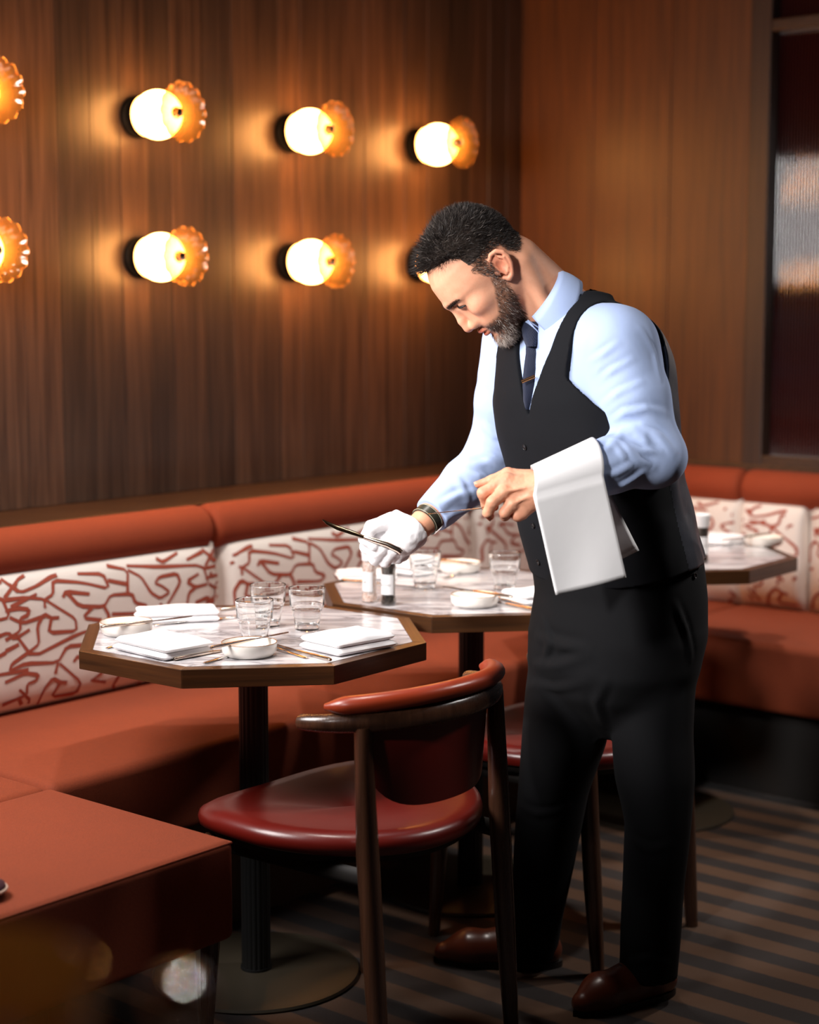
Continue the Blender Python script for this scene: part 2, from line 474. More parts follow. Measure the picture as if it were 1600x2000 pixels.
# printed line pattern of the cushions (strokes in millimetres of cloth, one repeat 700 x 330)
STROKES = '''30,595 75,630 150,600 215,563 245,553|0,572 30,598 62,628|75,572 42,605 0,655|335,547 445,548 465,612 345,585 222,577 215,638 175,662 178,698
0,664 90,652 175,658 240,700 312,745 318,800 193,808 205,742 240,740|205,742 172,724 142,780 150,858 105,895|0,712 60,699 106,704 100,730 66,745 66,800 0,842
258,652 272,625 378,636|272,625 330,690 440,692 470,640 565,634 580,675 636,690 610,720 475,725|440,692 462,730 458,790|388,695 345,742 428,752
470,512 555,530 545,642|555,512 690,516 890,508 915,590 850,606 810,580 868,546|462,576 545,592|556,530 610,560 650,630 690,655 735,628 700,600 668,588 690,560 770,545 782,585 725,680
690,480 715,496 790,455|820,486 900,450|915,590 960,615 1045,585|920,550 1015,500|945,470 955,445 985,428|850,606 820,632 810,690|690,678 705,705|850,675 910,650 930,678 985,640
45,815 120,917 330,810 440,785|0,890 60,860|20,978 90,945 235,940 275,868 370,860|20,978 28,948 100,897|235,940 225,990|242,945 345,1030 338,1082 222,1100 250,1030 282,1032|250,1030 215,1012 180,1062 168,1135
305,938 322,912 420,918|0,1030 90,988 150,995 140,1022 100,1037 105,1088 0,1135|388,1022 462,1032|398,1020 440,985|70,1100 92,1135|500,830 560,770 700,760|560,770 600,840 720,850 750,800|500,900 640,890 690,930 800,900
640,890 620,960 520,990|800,900 860,820 980,800|860,820 830,770 900,730|690,930 720,1000 840,1010 880,950 860,930|950,880 1000,930 960,1000 900,1040|520,990 500,1060 600,1080|620,1040 700,1060 760,1120'''
def _parse():
    out = []
    for part in STROKES.replace('\n', '|').split('|'):
        pts = []
        for t in part.split():
            x, y = map(float, t.split(','))
            # crop of the photograph -> face of the cushion on the long wall
            d = _ray(x/2.2857, y/2.2857+880)
            t_ = 3.262/(d[0]*E2[0]+d[1]*E2[1])
            p = np.array([0, 0, CAM_Z])+d*t_
            pts.append((p[0]*E1[0]+p[1]*E1[1]-2.48, p[2]))
        out.append(pts)
    return out
PATT = _parse()          # (distance along the wall from 2.48, height)
def smooth_poly(pts, it=1):
    P = [np.array(p) for p in pts]
    for _ in range(it):
        Q = [P[0]]
        for u, v in zip(P[:-1], P[1:]): Q += [u*0.85+v*0.15, u*0.15+v*0.85]
        Q.append(P[-1]); P = Q
    return P
def cushion(s0, s1, face, name='back_cushion', shift=0.0, flip=False, par=None):
    "face(s, z, d): point on the wall face at s along it, height z, d in front of it"
    z0, z1 = SZ-0.004, 0.826
    def bulge(s, z):
        u = (s-s0)/(s1-s0)*2-1; v = (z-z0)/(z1-z0)*2-1
        e = lambda q, p: max(0.0, 1-abs(q)**p)
        return 0.052*(e(u, 14)**0.5)*(e(v, 4)**0.5)
    m = MB(); nu, nv = 40, 16
    def fn(u, v):
        s = s0+(s1-s0)*u; z = z0+(z1-z0)*v
        return face(s, z, bulge(s, z)-0.002)
    m.grid(fn, nu, nv)
    m.grid(lambda u, v: face(s0+(s1-s0)*u, z0+(z1-z0)*v, -0.11), nu, nv)
    def strip(f):
        m.grid(f, 2, 30)
    strip(lambda u, v: face(s0, z0+(z1-z0)*v, -0.002-0.108*u)); strip(lambda u, v: face(s1, z0+(z1-z0)*v, -0.002-0.108*u))
    strip(lambda u, v: face(s0+(s1-s0)*v, z0, -0.002-0.108*u)); strip(lambda u, v: face(s0+(s1-s0)*v, z1, -0.002-0.108*u))
    c = wpart(m, name, M['cream'], par or bq, smooth=True, auto=50)
    # printed strokes, laid on the cloth
    pm = MB(); wdt = 0.0043
    per = 0.645
    k0 = int(math.floor((s0-shift)/per))-1
    for k in range(k0, k0+4+int((s1-s0)/per)):
        for pts in PATT:
            P = smooth_poly([((x+k*per+shift) if not flip else (-x+k*per+shift+0.9), z) for x, z in pts])
            run = []
            for p in P+[None]:
                ok = p is not None and s0+0.012 < p[0] < s1-0.012 and z0+0.006 < p[1] < z1-0.006
                if ok: run.append(p)
                else:
                    if len(run) > 1:
                        L, R = [], []
                        for i, q in enumerate(run):
                            t = run[min(i+1, len(run)-1)]-run[max(i-1, 0)]
                            t = t/(np.linalg.norm(t)+1e-9); nn = np.array([-t[1], t[0]])
                            wv = wdt*(1+0.22*math.sin(q[0]*37+q[1]*51))
                            L.append(q+nn*wv); R.append(q-nn*wv)
                        vs = []
                        for l, r_ in zip(L, R):
                            for q in (l, r_): vs.append(face(q[0], q[1], bulge(min(max(q[0], s0), s1), min(max(q[1], z0), z1))-0.0008))
                        pm.add(vs, [(2*i, 2*i+1, 2*i+3, 2*i+2) for i in range(len(run)-1)])
                    run = []
    pr = pm.build('printed_line', M['stroke'], c, smooth=True)
    pr['kind'] = 'stuff'
    return c
long_face = lambda s, z, d: ab(s, BK_B+0.03-d, z)
short_face = lambda s, z, d: ab(BK_A+0.03-d, s, z)
for (s0, s1, sh) in ((1.85, 3.108, 2.48), (3.112, 4.205, 2.50), (4.209, 4.86, 2.30)):
    cushion(s0, s1, long_face, shift=sh)
cushion(2.694, 3.24, short_face, shift=0.4, flip=True, par=bq)
for (s0, s1, sh) in ((2.46, 2.69, 0.4), (1.10, 2.456, 0.25), (0.2, 1.096, 0.1)):
    cushion(s0, s1, short_face, shift=sh, flip=True, par=bs)
# bolsters
def bolster(p, q, r, zc, par):
    d = (q-p).normalized(); m = MB(); L = (q-p).length
    pts = []; rr = []
    for t, k in ((0, 0.55), (0.004, 0.8), (0.014, 0.95), (0.03, 1.0)):
        pts.append(p+d*t); rr.append(r*k)
    n = max(4, int(L/0.15))
    for i in range(1, n): pts.append(p+d*(0.03+(L-0.06)*i/n)); rr.append(r)
    for t, k in ((0.03, 1.0), (0.014, 0.95), (0.004, 0.8), (0, 0.55)):
        pts.append(q-d*t); rr.append(r*k)
    m.tube(pts, rr, 24)
    wpart(m, 'bolster', M['rust2'], par, smooth=True, auto=60)
BR = 0.062
for (a0, a1) in ((0.6, 3.085), (3.087, 4.86)):
    bolster(ab(a0, BK_B+0.055, 0.853), ab(a1, BK_B+0.055, 0.853), BR, 0.853, bq)
for (b0, b1) in ((2.21, 2.698), (0.0, 2.208)):
    bolster(ab(BK_A+0.055, b0, 0.853), ab(BK_A+0.055, b1, 0.853), BR, 0.853, bs)

bolster(ab(BK_A+0.055, 2.70, 0.853), ab(BK_A+0.055, 3.24, 0.853), BR, 0.853, bq)
# ottoman in front of the long bench
ot = thing('ottoman', 'square rust felt ottoman on short dark legs at the lower left corner', 'ottoman', ab(1.71, 2.42, 0), ANG)
m = MB(); m.rbox((0, 0, 0.3835), (0.73, 0.53, 0.187), 0.016, 4)
m.build('seat', M['rust'], ot, smooth=True, auto=40)
m = MB()
zt = 0.4745
pts = []
for (sx, sy) in ((-1, -1), (1, -1), (1, 1), (-1, 1), (-1, -1)):
    pts.append((sx*0.3605, sy*0.2605, zt-0.0035))
m.tube(pts, 0.0024, 8); m.build('piping', M['rust'], ot, smooth=True)
for sx in (-1, 1):
    for sy in (-1, 1):
        MB().tube([(sx*0.3, sy*0.19, 0.29), (sx*0.315, sy*0.2, 0.0)], [0.024, 0.016], 14).build('leg', M['black'], ot, smooth=True, auto=40)

# ================================================================ WALL LAMPS
def petal(t, k):
    return 1.0
def make_lamp():
    t = thing('wall_lamp', 'x', 'wall lamp')
    # built with its axis along +z, then laid over to point along -y
    X = Matrix.Rotation(PI/2, 4, 'X')
    def fin(mb, name, mat, auto=50):
        mb.v = [tuple(X @ Vector(p)) for p in mb.v]
        return mb.build(name, mat, t, smooth=True, auto=auto)
    fin(MB().lathe([(0.056, 0.0), (0.058, 0.004), (0.058, 0.016), (0.054, 0.02), (0.036, 0.022)], 40), 'wall_plate', M['lamp_black'])
    fin(MB().lathe([(0.034, 0.018), (0.034, 0.03), (0.05, 0.036), (0.056, 0.046)], 32), 'collar', M['bronze_cutlery'])
    prof = [(0.0665*math.sin(a_), 0.093-0.0665*math.cos(a_)) for a_ in np.linspace(0.5, PI-0.06, 22)]
    fin(MB().lathe(prof, 36), 'globe', M['bulb'])
    # scalloped amber dish, ribbed
    NP = 14
    def sect(off):
        return [(0.007, 0.160+off), (0.030, 0.1615+off), (0.050, 0.167+off), (0.066, 0.1765+off), (0.076, 0.187+off), (0.080, 0.193+off)]
    def fn(th, k):
        kk = min(k, 11-k) if k > 5 else k
        amp = (0, 0.01, 0.025, 0.045, 0.065, 0.075)[min(kk, 5)]
        return 1+amp*(abs(math.cos(th*NP/2))-0.6)
    outer = sect(0.0); inner = [(r, z+0.004) for r, z in sect(0.0)][::-1]
    fin(MB().lathe(outer+inner, 14*12, cap0=False, cap1=False, fn=fn), 'dish', M['amber'], 80)
    fin(MB().lathe([(0.008, 0.155), (0.008, 0.164), (0.0165, 0.165), (0.0165, 0.172), (0.012, 0.176), (0.012, 0.183), (0.005, 0.187)], 20), 'finial', M['chrome'])
    return t
LAMP = [(2.575, 1.964, 'top row, cut by the picture edge'), (2.575, 1.578, 'bottom row, cut by the picture edge'),
        (3.184, 1.964, 'top row, leftmost whole one'), (3.186, 1.577, 'bottom row, leftmost whole one'),
        (3.792, 1.967, 'top row, second whole one'), (3.794, 1.577, 'bottom row, second whole one'),
        (4.404, 1.973, "top row, above the waiter's head"), (4.410, 1.585, "bottom row, behind the waiter's hair")]
lamp0 = make_lamp()
for i, (a_, z_, s_) in enumerate(LAMP):
    loc = ab(a_, WB-0.0052, z_)
    lab = 'glowing globe wall lamp with amber dish, '+s_
    if i == 0:
        lamp0.location = loc; lamp0.rotation_euler = (0, 0, ANG); tag(lamp0, lab, None, 'globe wall lamps')
    else: dup(lamp0, loc, ANG, lab, 'globe wall lamps')
# ================================================================ TABLES
TZ = 0.75
def octagon(R, ph=math.radians(-83+22.5)):
    return [(R*math.cos(ph+i*PI/4), R*math.sin(ph+i*PI/4)) for i in range(8)]
def make_table(label):
    t = thing('dining_table', label, 'table', (0, 0, 0), 0, None)
    R = 0.382
    o = octagon(R); q = octagon(R-0.03)
    for i in range(8):
        j = (i+1) % 8
        m = MB(); m.prism([o[i], o[j], q[j], q[i]], 0, 0.037)
        # laid along its own x axis so that the grain follows the edge
        ang = math.atan2(o[j][1]-o[i][1], o[j][0]-o[i][0])
        c = Vector(((o[i][0]+o[j][0])/2, (o[i][1]+o[j][1])/2, TZ-0.037))
        X = Matrix.Rotation(-ang, 4, 'Z') @ Matrix.Translation(Vector((-c.x, -c.y, 0)))
        m.v = [tuple(X @ Vector(p)) for p in m.v]
        e = m.build('rim_segment', M['rim'], t, bevel=0.0012)
        e.location = c; e.rotation_euler = (0, 0, ang)
    m = MB(); m.prism(octagon(R-0.0303), TZ-0.022, TZ+0.0004); m.build('marble_top', M['marble'], t)
    m = MB(); m.prism(octagon(R-0.045), TZ-0.036, TZ-0.0225); m.build('under_board', M['dark'], t)
    m = MB(); m.box((0, 0, TZ-0.041), (0.26, 0.26, 0.008)); m.build('mounting_plate', M['black'], t)
    m = MB(); NF = 18
    fl = lambda th, k: 1-0.055*(0.5+0.5*math.cos(th*NF))**2
    m.lathe([(0.0315, 0.016), (0.0315, TZ-0.045)], NF*8, fn=fl)
    m.build('fluted_column', M['black'], t, smooth=True, auto=50)
    m = MB(); m.lathe([(0.034, 0.0), (0.034, 0.018)], 40); m.build('column_foot', M['black'], t, smooth=True, auto=40)
    m = MB(); m.lathe([(0.223, 0.0), (0.225, 0.004), (0.222, 0.009), (0.21, 0.0115), (0.035, 0.0125)], 72); m.build('base_plate', M['bronze'], t, smooth=True, auto=40)
    return t
T1C = (-0.333, 3.53); T2C = (0.152, 4.088); T3C = (0.708, 4.735)
tb = make_table('octagonal marble table with walnut rim, nearest the camera, ringed by red bench')
tb.location = (T1C[0], T1C[1], 0)
dup(tb, (T2C[0], T2C[1], 0), 0, "octagonal marble table behind the waiter's gloved hand, carrying salt and pepper mills")
dup(tb, (T3C[0], T3C[1], 0), 0, "octagonal marble table at the right, behind the waiter's hip")
for t in list(COL.objects):
    if t.name.startswith('dining_table'): t['group'] = 'octagonal marble tables'

# ================================================================ CHAIRS
def make_chair(label):
    """local axes: +y is where the sitter looks, x across, origin under the middle of the arm rail chord"""
    t = thing('dining_chair', label, 'chair', (0, 0, 0), 0, 'walnut chairs with red leather')
    W = M['chair_wood']
    # rail: bent arc of walnut from arm tip to arm tip
    def arc(k):
        th = PI*(1.0+k)     # k from 0 to 1, around the back
        return Vector((0.243*math.cos(th), 0.0+0.18*math.sin(th), 0.0))
    n = 40; pts = []; rad = []
    for i in range(n+1):
        k = 0.012+0.976*i/n
        p = arc(k); s_ = math.sin(PI*k)
        p.z = 0.690+0.012*s_
        pts.append(p); rad.append((0.0155+0.0055*s_, 0.0165-0.004*s_))
    pts = [pts[0]+Vector((0.0, 0.008, -0.001))]+pts+[pts[-1]+Vector((0.0, 0.008, -0.001))]
    rad = [(0.0145, 0.0155)]+rad+[(0.0145, 0.0155)]
    m = MB(); m.tube(pts, rad, 14); o = m.build('arm_rail', W, t, smooth=True, auto=50)
    # padded leather roll on top of the rail, drooping into a back panel
    pts = []; rad = []
    for i in range(n+1):
        k = 0.085+0.83*i/n
        p = arc(k); s_ = math.sin(PI*k); e = min(1, min(i, n-i)/3.0)**0.5
        p = Vector((p.x*0.985, p.y*0.985, 0.717+0.022*s_))
        pts.append(p); rad.append((0.0175*max(e, 0.35), 0.021*max(e, 0.35)))
    m = MB(); m.tube(pts, rad, 14); m.build('back_roll', M['leather_lit'], t, smooth=True, auto=70)
    # upholstered back panel, half-moon shaped, hanging inside the rail
    m = MB(); nu, nv = 30, 8
    def panel(off):
        def fn(u, v):
            k = 0.17+0.66*u
            p = arc(k)
            drop = 0.165*math.sqrt(max(0, 1-(2*u-1)**4))+0.01
            z = 0.70-drop*v
            inn = 0.925-0.05*v+off
            return (p.x*inn, p.y*inn, z)
        return fn
    m.grid(panel(0.0), nu, nv); m.grid(panel(-0.085), nu, nv)
    m.grid(lambda u, v: panel(-0.085*v)(u, 1.0), nu, 2); m.grid(lambda u, v: panel(-0.085*v)(u, 0.0), nu, 2)
    m.grid(lambda u, v: panel(-0.085*u)(0.0, v), 2, nv); m.grid(lambda u, v: panel(-0.085*u)(1.0, v), 2, nv)
    m.build('back_panel', M['leather'], t, smooth=True, auto=50)
    # shell seat
    m = MB(); N = 56
    def outline(th):
        c, s_ = math.cos(th), math.sin(th)
        n_ = 3.1 if s_ > 0 else 2.2
        w_ = 0.278-0.042*max(0, -s_)
        r = 1/((abs(c)/w_)**n_+(abs(s_)/(0.272 if s_ > 0 else 0.238))**n_)**(1/n_)
        return r*c, 0.085+r*s_
    prof = [(0.0, 0.4630), (0.3, 0.4635), (0.6, 0.4670), (0.82, 0.4730), (0.93, 0.4730), (0.985, 0.4640), (1.0, 0.4510), (0.99, 0.4380), (0.95, 0.4320)]
    vs = []; fs = []
    for k, (q, z) in enumerate(prof):
        for i in range(N):
            x, y = outline(2*PI*i/N)
            dz = 0.010*(abs(x)/0.25)**2*q - 0.010*max(0.0, (y-0.16)/0.18)**2
            vs.append((x*q, 0.085+(y-0.085)*q, z+dz))
    for k in range(len(prof)-1):
        for i in range(N): fs.append((k*N+i, k*N+(i+1) % N, (k+1)*N+(i+1) % N, (k+1)*N+i))
    fs.append(tuple(range((len(prof)-1)*N, len(prof)*N)))
    m.add(vs, fs); m.build('seat', M['leather'], t, smooth=True, auto=75)
    m = MB(); vs = []; fs = []
    for k, (q, z) in enumerate([(0.93, 0.4340), (0.9, 0.4180), (0.6, 0.410)]):
        for i in range(N):
            x, y = outline(2*PI*i/N)
            dz = 0.008*(abs(x)/0.25)**2*q - 0.010*max(0.0, (y-0.16)/0.18)**2
            vs.append((x*q, 0.085+(y-0.085)*q, z+dz))
    for k in range(2):
        for i in range(N): fs.append((k*N+i, k*N+(i+1) % N, (k+1)*N+(i+1) % N, (k+1)*N+i))
    fs.append(tuple(range(2*N, 3*N))); fs.append(tuple(range(N-1, -1, -1)))
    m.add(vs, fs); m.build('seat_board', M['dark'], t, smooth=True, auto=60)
    for s_ in (-1, 1):
        MB().tube([(s_*0.196, -0.106, 0.688), (s_*0.197, -0.118, 0.45), (s_*0.197, -0.136, 0.2), (s_*0.197, -0.152, 0.0)], [0.0165, 0.0215, 0.020, 0.0145], 14).build('leg', W, t, smooth=True, auto=50)
        MB().tube([(s_*0.225, 0.252, 0.424), (s_*0.232, 0.262, 0.2), (s_*0.238, 0.272, 0.0)], [0.0205, 0.019, 0.013], 14).build('leg', W, t, smooth=True, auto=50)
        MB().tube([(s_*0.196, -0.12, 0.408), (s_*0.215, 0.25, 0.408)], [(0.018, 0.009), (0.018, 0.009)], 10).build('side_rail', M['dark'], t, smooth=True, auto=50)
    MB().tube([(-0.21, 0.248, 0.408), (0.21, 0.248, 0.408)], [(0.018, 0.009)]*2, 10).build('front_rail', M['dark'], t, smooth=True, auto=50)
    return t
CROT = ANG
ch = make_chair('walnut armchair with oxblood leather seat in the foreground, tucked at nearest table')
ch.location = (-0.039, 3.18, 0); ch.rotation_euler = (0, 0, CROT)
dup(ch, (0.418, 3.762, 0), CROT, "walnut armchair behind the waiter's legs, tucked at the table with mills")

# ================================================================ TABLEWARE
def put(o, xy, z=TZ+0.0006, rz=0.0):
    o.location = (xy[0], xy[1], z); o.rotation_euler = (0, 0, rz); return o
def pz(x, y, z=TZ): return on_z(x, y, z)[:2]

# stacking tumbler with a stepped foot and a row of small arches pressed inside
def make_tumbler():
    t = thing('tumbler', 'x', 'glass', group='clear stacking tumblers')
    out = [(0.0, 0.0), (0.021, 0.0), (0.0235, 0.002), (0.0255, 0.018), (0.0262, 0.021), (0.0305, 0.040), (0.0312, 0.043), (0.0335, 0.047), (0.0345, 0.050), (0.0368, 0.084), (0.0362, 0.0855)]
    inn = [(0.0348, 0.0845), (0.0325, 0.051), (0.0315, 0.048), (0.0285, 0.042), (0.0250, 0.022), (0.022, 0.012), (0.0, 0.0105)]
    m = MB()
    def fn(th, k):
        if k in (12, 13): return 1-0.012*abs(math.cos(th*12))
        return 1
    prof = out+inn
    prof = [(max(r, 0.0003), z) for r, z in prof]
    m.lathe(prof, 72, fn=fn, cap0=True, cap1=True)
    m.build('bowl', M['glass'], t, smooth=True, auto=14)
    return t
tum = make_tumbler()
for c_ in tum.children: c_.scale = (1.07, 1.07, 1.08)
T1G = [((498, 1258), 'clear tumbler on the nearest table, front left of the three, beside fork tines'), ((524, 1224), 'clear tumbler on the nearest table, rearmost of the three'),
       ((600, 1231), 'clear tumbler on the nearest table, right one of the three, behind the folded napkin'),
       ((830, 1150), "clear tumbler on the middle table, right beside the waiter's glove"), ((986, 1153), "clear tumbler on the middle table, beneath the waiter's bare hand")]
for i, (p, l) in enumerate(T1G):
    q = pz(*p)
    if i == 0: put(tum, q); tag(tum, l)
    else: dup(tum, (q[0], q[1], TZ+0.0006), 0.3*i, l)

# small rimmed dishes
def make_dish():
    t = thing('side_dish', 'x', 'dish', group='small cream dishes')
    m = MB()
    m.lathe([(0.0003, 0.0015), (0.046, 0.0), (0.050, 0.003), (0.0545, 0.010), (0.056, 0.0255), (0.0552, 0.0272)], 56, cap1=False)
    m.lathe([(0.0552, 0.0272), (0.0535, 0.0262), (0.051, 0.012), (0.046, 0.0075), (0.0003, 0.0065)], 56, cap0=False)
    m.build('bowl', M['porcelain'], t, smooth=True, auto=60)
    m = MB(); m.tube([(0.0547*math.cos(2*PI*i/56), 0.0547*math.sin(2*PI*i/56), 0.0268) for i in range(57)], 0.0009, 6, cap=False)
    m.build('glazed_rim', M['gold_rim'], t, smooth=True)
    return t
dish = make_dish()
DISH = [((247, 1238), 'small cream dish at the left of the nearest table, knife across it'), ((487, 1280), 'small cream dish at the front edge of the nearest table'),
        ((927, 1183), 'small cream dish at the front of the middle table, knife across it'), ((898, 1117), 'small cream dish at the far side of the middle table'),
        ((1492, 1065), 'small cream dish near the corner of the right-hand table')]
DISHP = []
for i, (p, l) in enumerate(DISH):
    q = pz(*p); DISHP.append(q)
    if i == 0: put(dish, q); tag(dish, l)
    else: dup(dish, (q[0], q[1], TZ+0.0006), 0, l)

# folded napkins: a packet of four layers with a rounded fold on one long side
def make_napkin(lx, ly, h, label, seed):
    t = thing('napkin', label, 'napkin', group='folded white napkins')
    L = 2
    for k in range(L):
        th = h/L
        r = random.Random(seed*10+k)
        m = MB(); nu, nv = 46, 36
        sh = 0.006*k
        def fn(u, v, top):
            x = (u-0.5)*(lx-0.004*k)+sh*0.3; y = (v-0.5)*(ly-0.006*k)+sh*0.4
            ex = min(u, 1-u)*lx; ey = min(v, 1-v)*ly
            rr_ = th*0.9; e = math.sqrt(max(0.0, 1-(1-min(1, ex/rr_))**2))*math.sqrt(max(0.0, 1-(1-min(1, ey/rr_))**2))
            w_ = 0.0012*math.sin(9*u+seed+k)+0.001*math.sin(7*v+2*seed)
            zc = th*(k+0.5)
            if top: return (x, y, zc+(th*0.5+(w_+0.0018*math.sin(PI*u)*math.sin(PI*v) if k == L-1 else 0))*e)
            return (x, y, zc-th*0.5*e)
        m.grid(lambda u, v: fn(u, v, True), nu, nv); m.grid(lambda u, v: fn(u, v, False), nu, nv)
        m.build('folded_layer', M['linen'], t, smooth=True, auto=80)
    return t
def orient(p, q):
    a_, b_ = pz(*p), pz(*q); return math.atan2(b_[1]-a_[1], b_[0]-a_[0])
NAP = [((318, 1273), (0.172, 0.125), 0.028, (240, 1262), (352, 1288), 'folded white napkin at the front left edge of the nearest table'),
       ((345, 1210), (0.18, 0.11), 0.026, (262, 1215), (430, 1208), 'folded white napkin at the far left of the nearest table, against the cushion'),
       ((680, 1266), (0.160, 0.125), 0.030, (640, 1286), (770, 1262), 'folded white napkin at the right front of the nearest table'),
       ((715, 1128), (0.15, 0.10), 0.016, (668, 1130), (740, 1128), 'folded white napkin on the middle table, left behind the salt mill'),
       ((806, 1118), (0.13, 0.10), 0.03, (760, 1128), (850, 1112), 'folded white napkin at the far edge of the middle table, behind a tumbler'),
       ((1052, 1173), (0.15, 0.11), 0.026, (1000, 1178), (1090, 1168), "folded white napkin on the middle table, tucked beside the waiter's trousers"),
       ((1395, 1058), (0.16, 0.11), 0.02, (1350, 1050), (1450, 1060), 'folded white napkin on the right-hand table, behind the pepper mill')]
for i, (c, (lx, ly), h, p, q, l) in enumerate(NAP):
    o = make_napkin(lx, ly, h, l, i+1)
    put(o, pz(*c), TZ+0.0008, orient(p, q))

# cutlery ---------------------------------------------------------
def make_knife(bronze=True):
    t = thing('table_knife', 'x', 'knife', group='table knives')
    m = MB(); m.tube([(-0.105, 0, 0.0035), (-0.1, 0, 0.004), (-0.05, 0, 0.0038), (0.0, 0, 0.0034), (0.012, 0, 0.003)], [(0.0028, 0.0035), (0.0036, 0.0046), (0.0036, 0.0048), (0.003, 0.0038), (0.0024, 0.0030)], 12)
    m.build('handle', M['bronze_cutlery'] if bronze else M['steel'], t, smooth=True, auto=50)
    m = MB()
    m.prism([(0.010, -0.0032), (0.030, -0.0062), (0.085, -0.0075), (0.104, -0.0045), (0.112, 0.0035), (0.104, 0.0062), (0.05, 0.0055), (0.012, 0.0036)], 0.0024, 0.0038)
    m.build('blade', M['steel'], t)
    return t
def make_fork():
    t = thing('table_fork', 'x', 'fork', group='table forks')
    m = MB(); m.tube([(-0.105, 0, 0.002), (-0.098, 0, 0.0022), (-0.05, 0, 0.0032), (0.01, 0, 0.006), (0.03, 0, 0.0065), (0.045, 0, 0.0045), (0.055, 0, 0.003)],
                     [(0.001, 0.0035), (0.0014, 0.0056), (0.0013, 0.0045), (0.0014, 0.0028), (0.0013, 0.0042), (0.001, 0.0090), (0.0009, 0.0098)], 12)
    m.build('handle', M['steel'], t, smooth=True, auto=50)
    for k in range(4):
        y = -0.0081+k*0.0054
        MB().tube([(0.053, y, 0.003), (0.07, y, 0.0022), (0.085, y, 0.003), (0.094, y*0.97, 0.0055)], [(0.001, 0.0019), (0.001, 0.0017), (0.0009, 0.0014), (0.0006, 0.0008)], 8).build('tine', M['steel'], t, smooth=True)
    return t
kn0 = make_knife(); fk0 = make_fork()
used = {'k': False, 'f': False}
def lay(kind, tail, tip, label, z=TZ+0.0006, tilt=0.0, roll=0.0, bronze=True):
    "lay a knife or fork with its handle end and its tip over two spots of the table top (given on the level z)"
    a_ = on_z(*tail, z)[:2]; b_ = on_z(*tip, z)[:2]
    d = b_-a_; rz = math.atan2(d[1], d[0])
    off = 0.105
    c = (a_[0]+math.cos(rz)*off, a_[1]+math.sin(rz)*off)
    src = kn0 if kind == 'k' else fk0
    if not used[kind]:
        used[kind] = True; o = src; o.location = (c[0], c[1], z); tag(o, label)
        o.rotation_euler = (roll, -tilt, rz)
    else:
        o = dup(src, (c[0], c[1], z), rz, label); o.rotation_euler = (roll, -tilt, rz)
    return o
DZ = TZ+0.0275
lay('k', (198, 1228), (330, 1212), 'copper knife resting across the left cream dish on the nearest table', DZ)
lay('k', (340, 1291), (430, 1274), 'copper knife lying beside the front left napkin on the nearest table')
lay('f', (398, 1297), (472, 1277), 'steel fork between front napkin and front dish on the nearest table')
lay('k', (412, 1269), (520, 1247), 'copper knife resting across the front cream dish on the nearest table', DZ)
lay('f', (600, 1287), (487, 1254), 'steel fork reaching from the right napkin behind the front dish on nearest table')
lay('k', (646, 1292), (554, 1267), 'steel edged knife beside the right napkin, handle towards the table corner')
lay('f', (208, 1268), (362, 1226), 'steel fork under the front left napkin, tines showing behind it')
lay('f', (300, 1223), (352, 1218), 'steel fork behind the left cream dish, tines beside a napkin')
lay('k', (430, 1194), (540, 1180), 'dark copper knife behind the front tumbler on the nearest table')
lay('k', (1000, 1169), (890, 1152), 'copper knife resting across the front dish on the middle table', DZ)
lay('f', (1050, 1192), (940, 1160), 'steel fork on the middle table, right behind the front dish')
lay('k', (1048, 1196), (970, 1177), "copper knife on the middle table, reaching under the waiter's trouser edge")
lay('k', (668, 1135), (720, 1140), 'copper knife on the middle table, left of the salt mill')
lay('f', (935, 1112), (880, 1128), 'steel fork on the middle table, left before the far dish')
lay('k', (933, 1104), (872, 1098), 'copper knife resting across the far dish on the middle table', DZ)
lay('f', (1490, 1064), (1418, 1066), 'dark steel fork on the right-hand table, left of the dish')
lay('k', (1505, 1045), (1440, 1053), 'copper knife resting across the dish on the right-hand table', DZ)

